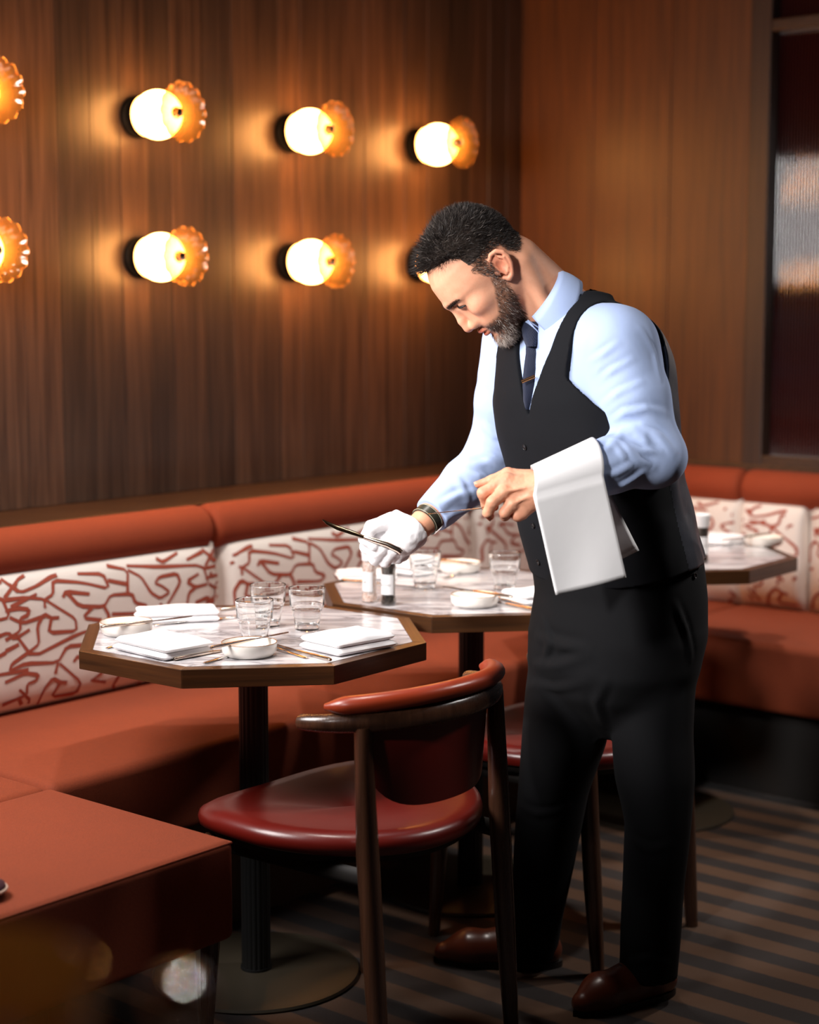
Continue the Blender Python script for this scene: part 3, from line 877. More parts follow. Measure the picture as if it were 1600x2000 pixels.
# salt and pepper mills -------------------------------------------
def crystals(name, c0, c1, scale):
    n = NT(name); v = n.n('ShaderNodeTexVoronoi', inp={'Vector': n.coord(), 'Scale': scale})
    n.set(color=n.ramp(v.outputs['Color'], [(0.2, c0), (0.8, c1)]), rough=0.6)
    n.bump(v.outputs['Distance'], 0.8, 0.004); return n.mat
M['peppercorn'] = crystals('peppercorns', lin(20, 16, 13), lin(64, 52, 42), 260)
M['salt'] = crystals('pink salt crystals', lin(236, 196, 176), lin(250, 232, 224), 220)
M['frost'] = plain('frosted white cap', lin(236, 234, 234), 0.45, sss=0.0)
M['paper'] = plain('white paper label', lin(240, 239, 240), 0.6)
M['ink'] = plain('grey label ink', lin(120, 118, 116), 0.7)
M['mill_glass'] = thin_glass('mill glass', (0.97, 0.98, 0.98, 1), 0.06, 0.03)
def make_mill(label, fill, word, rz):
    t = thing('spice_mill', label, 'spice mill', group='glass spice mills')
    m = MB(); m.lathe([(0.0003, 0.0035), (0.0165, 0.003), (0.0172, 0.008), (0.0166, 0.016), (0.0150, 0.022), (0.0150, 0.074), (0.0160, 0.080), (0.0166, 0.088), (0.0158, 0.0965), (0.0003, 0.097)], 36)
    m.build('filling', fill, t, smooth=True, auto=50)
    m = MB(); m.lathe([(0.0003, 0.0), (0.0185, 0.0), (0.0195, 0.003), (0.0192, 0.013), (0.0168, 0.0215), (0.0166, 0.024), (0.0166, 0.074), (0.0172, 0.079), (0.0182, 0.088), (0.0176, 0.0985), (0.0003, 0.0985)], 40)
    m.build('bottle', M['mill_glass'], t, smooth=True, auto=50)
    m = MB(); m.lathe([(0.0003, 0.0986), (0.0178, 0.0986), (0.0182, 0.102), (0.0205, 0.128), (0.0203, 0.133), (0.018, 0.135), (0.0003, 0.135)], 40)
    m.build('grinder_cap', M['frost'], t, smooth=True, auto=50)
    # paper label wraps most of the bottle
    m = MB(); R = 0.01705; A = 2.35
    m.grid(lambda u, v: (R*math.sin(-A/2+A*u), -R*math.cos(-A/2+A*u), 0.0262+0.047*v), 30, 2)
    lb = m.build('paper_label', M['paper'], t, smooth=True)
    cu = bpy.data.curves.new('lettering', 'FONT'); cu.body = word; cu.size = 0.0088; cu.align_x = 'CENTER'; cu.resolution_u = 2
    tmp = bpy.data.objects.new('lettering_tmp', cu); COL.objects.link(tmp)
    dg = bpy.context.evaluated_depsgraph_get(); me = bpy.data.meshes.new_from_object(tmp.evaluated_get(dg))
    bpy.data.objects.remove(tmp)
    for v in me.vertices:
        th = v.co.x/R
        v.co = ((R+0.00015)*math.sin(th), -(R+0.00015)*math.cos(th), 0.0465+v.co.y)
    me.name = 'lettering'
    link('lettering', me, M['ink'], lb)
    t.rotation_euler = (0, 0, rz)
    return t
for (p, l, f, wd, rz) in (((722, 1176), 'pink salt mill with white label on the middle table, left of the pepper', M['salt'], 'sel', -0.7),
                      ((759, 1182), "pepper mill with white label under the waiter's glove, right of the salt", M['peppercorn'], 'poivrier', -0.42),
                      ((1371, 1100), "pepper mill with frosted cap on the right-hand table, behind the waiter's hip", M['peppercorn'], 'poivrier', -0.05)):
    o = make_mill(l, f, wd, rz); q = pz(*p); o.location = (q[0], q[1], TZ+0.0006)
# ================================================================ SCULPTING TOOLS (distance fields meshed into one skin)
def V3(p): return np.array(p, dtype=np.float64)
def smin(a, b, k):
    h = np.clip(0.5+0.5*(b-a)/k, 0, 1)
    return b*(1-h)+a*h-k*h*(1-h)
def smax(a, b, k): return -smin(-a, -b, k)
def rcone(P, a, b, ra, rb):
    a, b = V3(a), V3(b); d = b-a
    t = np.clip(((P-a)@d)/max(d@d, 1e-12), 0, 1)
    return np.linalg.norm(P-a-t[:, None]*d, axis=1)-(ra+(rb-ra)*t)
def chain(P, pts, rad, k=0.0):
    d = None
    for i in range(len(pts)-1):
        e = rcone(P, pts[i], pts[i+1], rad[i], rad[i+1])
        d = e if d is None else (smin(d, e, k) if k else np.minimum(d, e))
    return d
def ell(P, c, r, R=None):
    q = P-V3(c)
    if R is not None: q = q@R          # columns of R are the ellipsoid's axes
    r = V3(r); k0 = np.linalg.norm(q/r, axis=1); k1 = np.linalg.norm(q/(r*r), axis=1)
    return k0*(k0-1)/np.maximum(k1, 1e-9)
def _hash(i, j, k):
    n = (i*374761393+j*668265263+k*1274126177) & 0x7fffffff
    n = ((n ^ (n >> 13))*1274126177) & 0x7fffffff
    return ((n ^ (n >> 16)) & 0xffff)/65535.0
def vnoise(P):
    "smooth value noise in -1..1"
    I = np.floor(P).astype(np.int64); f = P-I; f = f*f*(3-2*f)
    r = 0
    for dx in (0, 1):
        for dy in (0, 1):
            for dz in (0, 1):
                w_ = (f[:, 0] if dx else 1-f[:, 0])*(f[:, 1] if dy else 1-f[:, 1])*(f[:, 2] if dz else 1-f[:, 2])
                r = r+w_*_hash(I[:, 0]+dx, I[:, 1]+dy, I[:, 2]+dz)
    return 2*r-1
def nets(f, lo, hi, h, proj=2):
    "surface nets: returns vertices and quads of f = 0"
    lo, hi = V3(lo), V3(hi)
    n = np.ceil((hi-lo)/h).astype(int)+1
    # coarse pass: only blocks close to the surface are sampled finely
    B = 6
    nb = -(-n//B)
    bc = np.stack(np.meshgrid(*[lo[i]+h*(np.arange(nb[i])*B+(B-1)/2) for i in range(3)], indexing='ij'), -1).reshape(-1, 3)
    fb = np.concatenate([f(bc[i:i+200000]) for i in range(0, len(bc), 200000)])
    G = np.repeat(np.repeat(np.repeat(np.where(fb < 0, -1.0, 1.0).reshape(nb), B, 0), B, 1), B, 2)
    near = np.argwhere((np.abs(fb) < h*B*1.9).reshape(nb))
    o3 = np.stack(np.meshgrid(range(B), range(B), range(B), indexing='ij'), -1).reshape(-1, 3)
    for i in range(0, len(near), 1500):
        ii = (near[i:i+1500, None, :]*B+o3[None]).reshape(-1, 3)
        G[ii[:, 0], ii[:, 1], ii[:, 2]] = f(lo+h*ii)
    G = np.ascontiguousarray(G[:n[0], :n[1], :n[2]])
    ins = G < 0
    C = np.zeros(tuple(n-1), int)
    for dx in (0, 1):
        for dy in (0, 1):
            for dz in (0, 1): C += ins[dx:n[0]-1+dx, dy:n[1]-1+dy, dz:n[2]-1+dz]
    act = (C > 0) & (C < 8)
    idx = -np.ones(tuple(n-1), int); cells = np.argwhere(act); idx[act] = np.arange(len(cells))
    S_ = np.zeros((len(cells), 3)); W_ = np.zeros(len(cells))
    cor = [(0, 0, 0), (1, 0, 0), (0, 1, 0), (1, 1, 0), (0, 0, 1), (1, 0, 1), (0, 1, 1), (1, 1, 1)]
    g = [G[cells[:, 0]+c[0], cells[:, 1]+c[1], cells[:, 2]+c[2]] for c in cor]
    for a_ in range(8):
        for b_ in range(a_+1, 8):
            if sum(abs(cor[a_][i]-cor[b_][i]) for i in range(3)) != 1: continue
            m = (g[a_] < 0) != (g[b_] < 0)
            t = np.where(m, g[a_]/np.where(m, g[a_]-g[b_], 1), 0)
            p = V3(cor[a_])[None]+t[:, None]*(V3(cor[b_])-V3(cor[a_]))[None]
            S_ += p*m[:, None]; W_ += m
    verts = lo+h*(cells+S_/W_[:, None])
    quads = []
    for d in range(3):
        u, v = (d+1) % 3, (d+2) % 3
        sl0 = [slice(None)]*3; sl1 = [slice(None)]*3
        sl0[d] = slice(0, n[d]-1); sl1[d] = slice(1, n[d])
        a_ = ins[tuple(sl0)]; b_ = ins[tuple(sl1)]
        E = np.argwhere(a_ != b_)
        E = E[(E[:, u] > 0) & (E[:, v] > 0) & (E[:, u] < n[u]-1) & (E[:, v] < n[v]-1)]
        fl = a_[E[:, 0], E[:, 1], E[:, 2]]
        def at(du, dv):
            q = E.copy(); q[:, u] += du; q[:, v] += dv
            return idx[q[:, 0], q[:, 1], q[:, 2]]
        Q = np.stack([at(-1, -1), at(0, -1), at(0, 0), at(-1, 0)], 1)
        Q = np.where(fl[:, None], Q, Q[:, ::-1])
        quads.append(Q)
    quads = np.concatenate(quads)
    e = h*0.3
    for _ in range(proj):
        d0 = f(verts)
        gr = np.stack([(f(verts+e*np.eye(3)[i])-f(verts-e*np.eye(3)[i]))/(2*e) for i in range(3)], 1)
        g2 = np.maximum((gr*gr).sum(1), 0.05)
        step = -(d0/g2)[:, None]*gr
        L = np.linalg.norm(step, axis=1, keepdims=True)
        verts = verts+step*np.minimum(1, 0.6*h/np.maximum(L, 1e-9))
    return verts, quads
def grad(f, v, e=0.001):
    g = np.stack([(f(v+e*np.eye(3)[i])-f(v-e*np.eye(3)[i])) for i in range(3)], 1)
    return g/np.maximum(np.linalg.norm(g, axis=1, keepdims=True), 1e-9)
def skin_mesh(name, vq, mat, parent, colors=None):
    v, q = vq
    me = bpy.data.meshes.new(name)
    me.from_pydata(v.tolist(), [], q.tolist())
    if colors is not None:
        at = me.color_attributes.new('tint', 'FLOAT_COLOR', 'POINT')
        at.data.foreach_set('color', np.concatenate([colors, np.ones((len(colors), 1))], 1).astype(np.float32).ravel())
    o = link(name, me, mat, parent, smooth=True)
    if parent is not None: o.matrix_parent_inverse = Matrix.Translation(-parent.location)
    return o
def join_vq(*L):
    vs = []; qs = []; n = 0
    for v, q in L: vs.append(v); qs.append(q+n); n += len(v)
    return np.concatenate(vs), np.concatenate(qs)
def trace(f, x, y, near=2.4, far=4.2):
    "where the line of sight through a spot of the frame meets the surface f"
    o = np.array([0, 0, CAM_Z]); d = _ray(x, y); d = d/np.linalg.norm(d)
    t = near
    for _ in range(160):
        e = f((o+d*t)[None])[0]
        if e < 0.0004: break
        t += max(e*0.6, 0.0006)
        if t > far: break
    return o+d*t
# ================================================================ THE WAITER
FW = V3((-0.8, -0.6, 0)); LT = V3((0.6, -0.8, 0)); UP = V3((0, 0, 1))      # facing, his left, up
man = thing('person', 'waiter with grey beard in black waistcoat, bending over the tables in one white glove', 'person', (0.36, 3.43, 0))

def q3(x, y, Y): return at_y(x, y, Y)
# ---- trunk, cut level by level: frame row, left edge, right edge, depth
ROWS = [(588, 1075, 1180, 3.37), (606, 1030, 1236, 3.366), (640, 1004, 1272, 3.362), (700, 986, 1297, 3.36), (780, 977, 1303, 3.36), (850, 985, 1309, 3.365),
        (920, 1003, 1315, 3.372), (1000, 1020, 1332, 3.38), (1040, 1027, 1342, 3.386), (1080, 1038, 1353, 3.39), (1120, 1049, 1362, 3.395), (1180, 1054, 1366, 3.40)]
def rows_table(rows, ratio, sx=0.6, sy=0.8):
    T = []
    for (y, l, r, Y) in rows:
        c = q3((l+r)/2, y, Y); A = (r-l)/2*Y/FPX*1.008
        d = A/math.sqrt((sx*ratio)**2+sy**2)
        T.append((c[2], c[0], c[1], d*ratio, d))
    T = np.array(sorted(T)); zz = np.linspace(T[0, 0], T[-1, 0], 90)
    # smooth the interpolated table a little
    out = [zz]
    for k in range(1, 5):
        v = np.interp(zz, T[:, 0], T[:, k])
        for _ in range(6): v = np.concatenate([v[:1], (v[:-2]+2*v[1:-1]+v[2:])/4, v[-1:]])
        out.append(v)
    return out
def loft(P, T, n=2.3, F=FW, L=LT):
    z = P[:, 2]
    cx, cy, w_, d_ = (np.interp(z, T[0], T[k]) for k in (1, 2, 3, 4))
    x = P[:, 0]-cx; y = P[:, 1]-cy
    l = x*L[0]+y*L[1]; f_ = x*F[0]+y*F[1]
    r = (np.abs(l/w_)**n+np.abs(f_/d_)**n)**(1/n)
    e = (r-1)*np.minimum(w_, d_)
    e = np.maximum(e, z-T[0][-1]); e = np.maximum(e, T[0][0]-z)
    return e
TT = rows_table(ROWS, 1.36)
SHT = q3(1216, 655, 3.225); SHL = q3(1207, 671, 3.225); SHR = q3(1006, 672, 3.50)          # shoulder joints
NKB = q3(1106, 588, 3.365)                                      # base of the neck
ELL = q3(1270, 884, 3.19); WRL = q3(1046, 955, 3.055)           # his left arm
ELR = q3(968, 890, 3.55); WRR = q3(822, 1026, 3.40)            # his right arm
def mid(a, b, t): return V3(a)*(1-t)+V3(b)*t
def trunk(P):
    d = loft(P, TT)
    d = smin(d, rcone(P, NKB+V3((0, 0, -0.035)), SHT+V3((0, 0, -0.012)), 0.058, 0.060), 0.05)
    d = smin(d, rcone(P, NKB+V3((0, 0, -0.035)), SHR+V3((0, 0, -0.012)), 0.058, 0.060), 0.05)
    return d
def lf(P):
    "coordinates across and in front of the spine"
    z = P[:, 2]; cx = np.interp(z, TT[0], TT[1]); cy = np.interp(z, TT[0], TT[2])
    x = P[:, 0]-cx; y = P[:, 1]-cy
    return x*LT[0]+y*LT[1], x*FW[0]+y*FW[1]

# ---- sleeves and shirt
def folds(P, d, ridges, gain=1.0):
    """raise soft creases along lines on the cloth, each with a shallow valley below it; they fade out at both ends"""
    out = np.zeros(len(P))
    for pts, w_ in ridges:
        Q = np.array(pts); lo = Q.min(0)-4*w_; hi = Q.max(0)+4*w_
        m = np.where(((P > lo) & (P < hi)).all(1))[0]
        if not len(m): continue
        p = P[m]
        seg = np.linalg.norm(np.diff(Q, axis=0), axis=1); L = seg.sum(); acc = 0
        best = np.full(len(p), 9.0); bt = np.zeros(len(p)); bs = np.zeros(len(p))
        for i in range(len(Q)-1):
            ab_ = Q[i+1]-Q[i]
            t = np.clip(((p-Q[i])@ab_)/(ab_@ab_), 0, 1)
            r = p-Q[i]-t[:, None]*ab_
            dd = np.linalg.norm(r, axis=1)
            c = dd < best
            best = np.where(c, dd, best); bt = np.where(c, (acc+t*seg[i])/L, bt)
            side = np.cross(ab_, V3((0, 1, 0))); side /= np.linalg.norm(side)+1e-9
            bs = np.where(c, r@side, bs)
            acc += seg[i]
        s_ = np.where(bs >= 0, 1.0, -1.0)*best
        h_ = np.exp(-(s_/w_)**2)-0.55*np.exp(-((s_-1.7*w_)/(0.9*w_))**2)-0.25*np.exp(-((s_+2.0*w_)/(1.2*w_))**2)
        out[m] += 0.62*w_*h_*np.sin(PI*np.clip(bt, 0.03, 0.97))**0.7
    return d-gain*out
def sleeve_left0(P):
    up = mid(SHL, ELL, 0.5)
    d = chain(P, [SHL, up, ELL], [0.070, 0.069, 0.058], 0.01)
    d = smin(d, rcone(P, SHL+V3((-0.02, 0.02, 0.012)), SHL, 0.058, 0.06), 0.03)
    e = chain(P, [ELL, mid(ELL, WRL, 0.35), mid(ELL, WRL, 0.8)], [0.060, 0.0525, 0.044], 0.01)
    d = smin(d, e, 0.022)
    d = smin(d, ell(P, ELL+V3((0.014, 0.0, -0.012)), (0.050, 0.05, 0.044)), 0.03)
    return d
def sleeve_right0(P):
    up = mid(SHR, ELR, 0.5)
    d = chain(P, [SHR, up, ELR], [0.068, 0.062, 0.056], 0.01)
    e = chain(P, [ELR, mid(ELR, WRR, 0.4), mid(ELR, WRR, 0.9)], [0.056, 0.051, 0.0375], 0.01)
    return smin(d, e, 0.03)
def on(f, pts, sink):
    "lay a line of frame spots onto a surface, sunk by an amount"
    out = []
    for (x, y) in pts:
        p = trace(f, x, y); g = grad(f, p[None])[0]
        out.append(p-g*sink)
    return out
RL = [([(1200, 856), (1216, 846), (1238, 842), (1256, 852), (1270, 872)], 0.0065), ([(1206, 860), (1228, 878), (1250, 900), (1276, 914)], 0.0065), ([(1198, 866), (1212, 882), (1224, 902)], 0.005),
      ([(1176, 884), (1190, 872), (1204, 860)], 0.006), ([(1218, 834), (1252, 834), (1288, 852), (1316, 884)], 0.006), ([(1152, 708), (1180, 690), (1208, 670)], 0.0045), ([(1160, 752), (1196, 724), (1236, 702)], 0.0045),
      ([(1172, 796), (1206, 768), (1254, 746)], 0.0045), ([(1190, 828), (1220, 806), (1262, 798), (1300, 806)], 0.005), ([(1178, 932), (1205, 924), (1240, 904)], 0.005), ([(1185, 960), (1222, 946), (1262, 922)], 0.005),
      ([(1146, 660), (1143, 700), (1152, 748)], 0.006), ([(1250, 640), (1278, 690), (1290, 740)], 0.0045), ([(1226, 866), (1254, 880), (1290, 884)], 0.005)]
RL3 = [(on(sleeve_left0, p, 0.0), r*1.25) for p, r in RL]
RR = [([(934, 880), (960, 893), (988, 904)], 0.007), ([(918, 905), (950, 905), (985, 925)], 0.007), ([(900, 918), (935, 930), (965, 955)], 0.007), ([(888, 930), (905, 955), (915, 985)], 0.006), ([(860, 985), (895, 968), (930, 962)], 0.006),
      ([(848, 1030), (885, 1005), (925, 992)], 0.006), ([(945, 830), (965, 850), (985, 855)], 0.006)]
RR3 = [(on(sleeve_right0, p, 0.0), r*1.2) for p, r in RR]
CUT_L = mid(ELL, WRL, 0.86); CUT_R = mid(ELR, WRR, 0.86)
def wrinkle(P, amp, s, seed=0.0):
    q = P*s+seed
    w_ = np.stack([vnoise(q*0.6+7.1), vnoise(q*0.6+3.3), vnoise(q*0.6+11.7)], 1)
    n_ = vnoise(q+1.3*w_)
    return amp*(1-2*np.abs(n_))
def sleeve_left(P):
    d = folds(P, sleeve_left0(P), RL3)
    d = d-wrinkle(P, 0.0010, 13)-0.0014*vnoise(P*11+2.0)
    ax = (WRL-ELL)/np.linalg.norm(WRL-ELL)
    below = (P-ELL)@ax
    return smax(d, np.where(below > 0, (P-CUT_L)@ax, -1.0), 0.004)
def sleeve_right(P):
    d = folds(P, sleeve_right0(P), RR3)
    d = d-wrinkle(P, 0.0010, 15, 4.0)-0.0014*vnoise(P*11+5.0)
    ax = (WRR-ELR)/np.linalg.norm(WRR-ELR)
    below = (P-ELR)@ax
    return smax(d, np.where(below > 0, (P-CUT_R)@ax, -1.0), 0.003)
def shirt_body(P):
    d = trunk(P)+0.006
    return np.maximum(d, 1.02-P[:, 2])
def shirt(P):
    d = shirt_body(P)
    d = smin(d, sleeve_left(P), 0.02)
    d = smin(d, sleeve_right(P), 0.02)
    # opening for the neck
    return smax(d, -(rcone(P, NKB+V3((0.03, 0.02, -0.05)), NKB+V3((-0.10, -0.03, 0.07)), 0.058, 0.07)), 0.01)
def cloth_mat(name, c, rough=0.8, weave=1400, amp=0.15, sheen=0.2):
    n = NT(name); v = n.coord()
    a_ = n.noise(v, weave, 1, 0.5); b_ = n.noise(v, 26, 3, 0.55)
    n.set(color=c, rough=rough, sheen=sheen, spec=0.5 if rough < 0.5 else 0.25)
    n.bump(n.math('ADD', n.math('MULTIPLY', a_, 0.12), b_), amp, 0.004); return n.mat
M['shirt'] = cloth_mat('pale blue shirt cotton', lin(166, 184, 222), 0.75, sheen=0.08)
M['vest'] = cloth_mat('black waistcoat wool', lin(11, 12, 17), 0.9, amp=0.05, sheen=0.0)
M['trouser'] = cloth_mat('black trouser wool', lin(6, 6, 9), 0.9, amp=0.08, sheen=0.0)
M['satin'] = cloth_mat('black satin back', lin(62, 63, 70), 0.36, amp=0.35, sheen=0.0)
skin_mesh('shirt', nets(shirt, (-0.10, 3.0, 0.92), (0.66, 3.72, 1.55), 0.0040, 1), M['shirt'], man)

# ---- waistcoat
ZV = q3(1026, 812, 3.25)[2]; ZC = q3(1100, 575, 3.3)[2]
AH = [(SHT+V3((0, 0, -0.048)), 1), (SHR+V3((0, 0, -0.045)), -1)]
def vest(P):
    d = trunk(P)-0.0035
    l, f_ = lf(P); z = P[:, 2]
    # neck opening
    hw = np.interp(z, [ZV-0.3, ZV, ZV+0.05, ZV+0.12, ZV+0.19, ZC+0.05], [-0.15, 0.0, 0.020, 0.048, 0.066, 0.072])
    cut = np.where(f_ > -0.03, hw-np.abs(l), -0.2)
    cut = np.maximum(cut, z-(q3(1128, 552, 3.37)[2]))
    d = smax(d, cut, 0.004)
    # arm openings: oval, running out sideways
    for c, s_ in AH:
        q = P-c
        ff = q@FW-0.012; zz = q[:, 2]; ll = q@LT*s_
        r = np.sqrt((ff/0.088)**2+(zz/0.112)**2)
        hole = (1-r)*0.085
        hole = np.where(ll > -0.05, hole, -0.2)
        d = smax(d, hole, 0.004)
    # hem: points at the front, higher at the back
    hem = np.interp(f_, [-0.15, 0.0, 0.10, 0.16], [0.955, 0.925, 0.90, 0.885]) + 0.0
    d = smax(d, hem-z, 0.004)
    d = smax(d, -rcone(P, NKB+V3((0.03, 0.02, -0.05)), NKB+V3((-0.10, -0.03, 0.07)), 0.064, 0.074), 0.006)
    back = np.clip((-0.01-f_)/0.03, 0, 1)*np.clip((1.18-z)/0.08, 0, 1)
    return d-0.0006*vnoise(P*30)-back*(0.0035*wrinkle(P*V3((1, 1, 0.6)), 1.0, 14, 2.0)+0.002*vnoise(P*22))
vv, vq = nets(vest, (0.06, 3.1, 0.84), (0.62, 3.66, 1.50), 0.0034, 2)
o = skin_mesh('waistcoat', (vv, vq), M['vest'], man)
# the satin back panel takes the faces behind the side seam
o.data.materials.append(M['satin'])
cen = vv[vq].mean(1); l_, f_ = lf(cen)
sat = (f_ < -0.012-0.05*np.clip((cen[:, 2]-1.25)/0.2, 0, 1))
o.data.polygons.foreach_set('material_index', sat.astype(np.int32))
waistcoat = o

# ---- trousers
HIP = [(1090, 1046, 1360, 3.392), (1120, 1050, 1364, 3.394), (1160, 1055, 1368, 3.396), (1235, 1043, 1368, 3.40), (1300, 1044, 1352, 3.40), (1350, 1070, 1320, 3.40), (1400, 1120, 1270, 3.40), (1440, 1170, 1210, 3.40)]
LEG_R = [(1235, 1044, 1225, 3.455), (1350, 1028, 1205, 3.455), (1450, 1020, 1184, 3.465), (1545, 1012, 1149, 3.485), (1672, 1003, 1124, 3.52), (1794, 998, 1099, 3.555), (1866, 990, 1088, 3.575)]
LEG_L = [(1235, 1185, 1370, 3.335), (1350, 1192, 1356, 3.335), (1431, 1196, 1352, 3.34), (1519, 1201, 1357, 3.345), (1606, 1221, 1350, 3.35), (1716, 1217, 1338, 3.365), (1825, 1211, 1331, 3.38), (1905, 1209, 1323, 3.39)]
TH = rows_table(HIP, 1.25); TR = rows_table(LEG_R, 0.95); TL = rows_table(LEG_L, 0.95)
PLEATS = [([(1050, 1245), (1100, 1262), (1150, 1270)], 0.010), ([(1045, 1300), (1090, 1300), (1150, 1282)], 0.009), ([(1045, 1335), (1085, 1345), (1140, 1335)], 0.008), ([(1185, 1330), (1165, 1370), (1180, 1420)], 0.008),
          ([(1060, 1210), (1075, 1255), (1060, 1290)], 0.008), ([(1320, 1180), (1340, 1230), (1350, 1290)], 0.006), ([(1235, 1640), (1270, 1660), (1310, 1650)], 0.008), ([(1225, 1880), (1265, 1872), (1305, 1880)], 0.007), ([(1012, 1570), (1050, 1590), (1110, 1575)], 0.007)]
def trousers0(P):
    d = loft(P, TH, 2.3)
    return smin(smin(d, loft(P, TR, 2.2), 0.018), loft(P, TL, 2.2), 0.014)
PL3 = [(on(trousers0, p, 0.0), r*1.1) for p, r in PLEATS]
def trousers(P):
    d = folds(P, trousers0(P), PL3)
    return d-0.0012*vnoise(P*V3((16, 16, 9)))
tr = skin_mesh('trousers', nets(trousers, (0.05, 3.12, -0.0), (0.66, 3.75, 0.975), 0.0064, 1), M['trouser'], man)
def under(o, parent):
    "hang a mesh made in world coordinates under a part of the waiter"
    o.parent = parent
    o.matrix_parent_inverse = Matrix.Translation(-man.location) if parent is man else Matrix.Identity(4)
    return o
# ---- head -------------------------------------------------------
PT = math.radians(52); YW = math.radians(12)
FH = V3((-math.cos(YW), -math.sin(YW), 0)); LH = V3((math.sin(YW), -math.cos(YW), 0))
HF = math.cos(PT)*FH-math.sin(PT)*UP            # where the face looks
HU = math.sin(PT)*FH+math.cos(PT)*UP            # crown
HO = q3(960, 528, 3.325)                        # between the ear canals
HS = 1.0
def to_head(P):
    q = (P-HO)/HS*1000
    return np.stack([q@HF, q@LH, q@HU], 1)      # millimetres: forward, left, up
def from_head(p):
    p = np.atleast_2d(V3(p))/1000*HS
    return HO+p[:, :1]*HF+p[:, 1:2]*LH+p[:, 2:]*HU
HEADT = np.array([(130, 10, -20, 16), (127, 34, -43, 36), (121, 52, -55, 49), (112, 66, -65, 57), (100, 79, -73, 64), (85, 92, -79, 69), (68, 102, -82, 73), (41, 109, -84, 76), (25, 110, -83, 76.5), (14, 105, -80, 75.5), (-6, 98, -74, 71),
                  (-30, 97, -62, 67), (-44, 99, -45, 65), (-60, 97, -18, 61), (-77, 95, 8, 53), (-90, 95, 28, 45), (-100, 94, 43, 36), (-108, 88, 55, 26), (-114, 80, 62, 12)], float)[::-1]
_hz = np.linspace(-114, 130, 123)
_ht = [np.interp(_hz, HEADT[:, 0], HEADT[:, k]) for k in (1, 2, 3)]
for k in range(3):
    for _ in range(4): _ht[k] = np.concatenate([_ht[k][:1], (_ht[k][:-2]+2*_ht[k][1:-1]+_ht[k][2:])/4, _ht[k][-1:]])
def skull(q):
    z = q[:, 2]
    xf, xb, w_ = (np.interp(z, _hz, t) for t in _ht)
    c = (xf+xb)/2; a_ = (xf-xb)/2
    r = (np.abs((q[:, 0]-c)/a_)**2.15+np.abs(q[:, 1]/w_)**2.15)**(1/2.15)
    d = (r-1)*np.minimum(a_, w_)*0.9
    d = np.maximum(d, z-130); d = np.maximum(d, -114-z)
    return smin(d, ell(q, (-2, 0, 52), (84, 69, 78)), 10)
def mir(q): return np.stack([q[:, 0], np.abs(q[:, 1]), q[:, 2]], 1)
EARO = V3((7, 0, 5))
EARL = [(3, 74, 6), (2, 76, 16), (-4, 79, 25), (-14, 82, 30), (-25, 85, 27), (-32, 87, 16), (-32, 87, 3), (-27, 85, -9), (-19, 82, -19), (-11, 79, -26), (-3, 76, -27), (2, 74, -19)]
def face(q):
    m = mir(q)
    d = skull(q)
    d = smin(d, ell(m, (66, 45, -12), (28, 22, 24)), 14)                    # cheekbone
    d = smin(d, ell(m, (72, 26, -44), (24, 26, 26)), 14)                    # cheek and muzzle
    d = smin(d, rcone(m, (104, 7, 25), (84, 42, 27), 9, 7), 9)              # brow
    d = smin(d, ell(q, (84, 0, -96), (18, 20, 17)), 10)                     # chin
    d = smax(d, -ell(m, (111, 30, 16), (17, 17, 8)), 9)                     # socket
    d = smin(d, ell(m, (85, 31, 14), (14.5, 15.5, 12.0)), 4)                 # closed lid over the eyeball
    d = smax(d, -chain(m, [(98.5, 20, 14.5), (100.5, 29, 11.5), (94.5, 42, 9.0)], [1.0, 1.9, 1.1]), 1.5)   # slit under the lid
    n = rcone(q, (103, 0, 15), (113, 0, -14), 7, 8)
    n = smin(n, rcone(q, (113, 0, -14), (114.5, 0, -31), 8, 11), 5)
    d = smin(d, rcone(m, (95, 13, 4), (93, 19, -32), 9, 12), 9)
    n = smin(n, ell(m, (104, 12.5, -35), (12, 7.5, 8.5)), 5)                # wings
    d = smin(d, n, 10)
    d = smax(d, -ell(m, (106, 7, -43.5), (6, 3.6, 3.6)), 2)                 # nostrils
    d = smin(d, chain(q, [(93, 22, -61), (102, 12, -56.5), (105.5, 3, -55), (105.5, -3, -55), (102, -12, -56.5), (93, -22, -61)], [2, 4.4, 5, 5, 4.4, 2]), 4)
    d = smin(d, chain(q, [(92, 21, -64), (99, 11, -67), (101.5, 0, -67.5), (99, -11, -67), (92, -21, -64)], [2, 4.6, 5.6, 4.6, 2]), 4)
    d = smax(d, -chain(q, [(95, 24, -62.5), (105, 12, -61), (109, 0, -61), (105, -12, -61), (95, -24, -62.5)], [0.8, 1.3, 1.5, 1.3, 0.8]), 2)
    # ears
    me_ = m; m = m-EARO
    e = ell(m, (-14, 77, 3), (15, 5, 25))
    e = smin(e, chain(m, EARL, [3.4, 4.0, 4.2, 4.4, 4.4, 4.2, 4.0, 3.8, 3.8, 5.0, 5.6, 4.0]), 2.5)
    e = smin(e, chain(m, [(-18, 84, 21), (-25, 86, 8), (-22, 84, -6), (-13, 81, -15), (-6, 79, -17)], [2.6, 3.2, 3.2, 3.0, 2.4]), 2.5)
    e = smax(e, -ell(m, (-10, 86, 2), (8.5, 9, 13)), 3)
    e = smax(e, -ell(m, (-13, 88, 19), (7, 6, 4.5)), 3)
    e = smin(e, ell(m, (3.5, 76, -3), (4.5, 4, 7)), 2)
    d = smin(d, e, 3)
    return d
NK0 = NKB+V3((0.015, 0.01, -0.04)); NK1 = from_head((-34, 0, -30))[0]
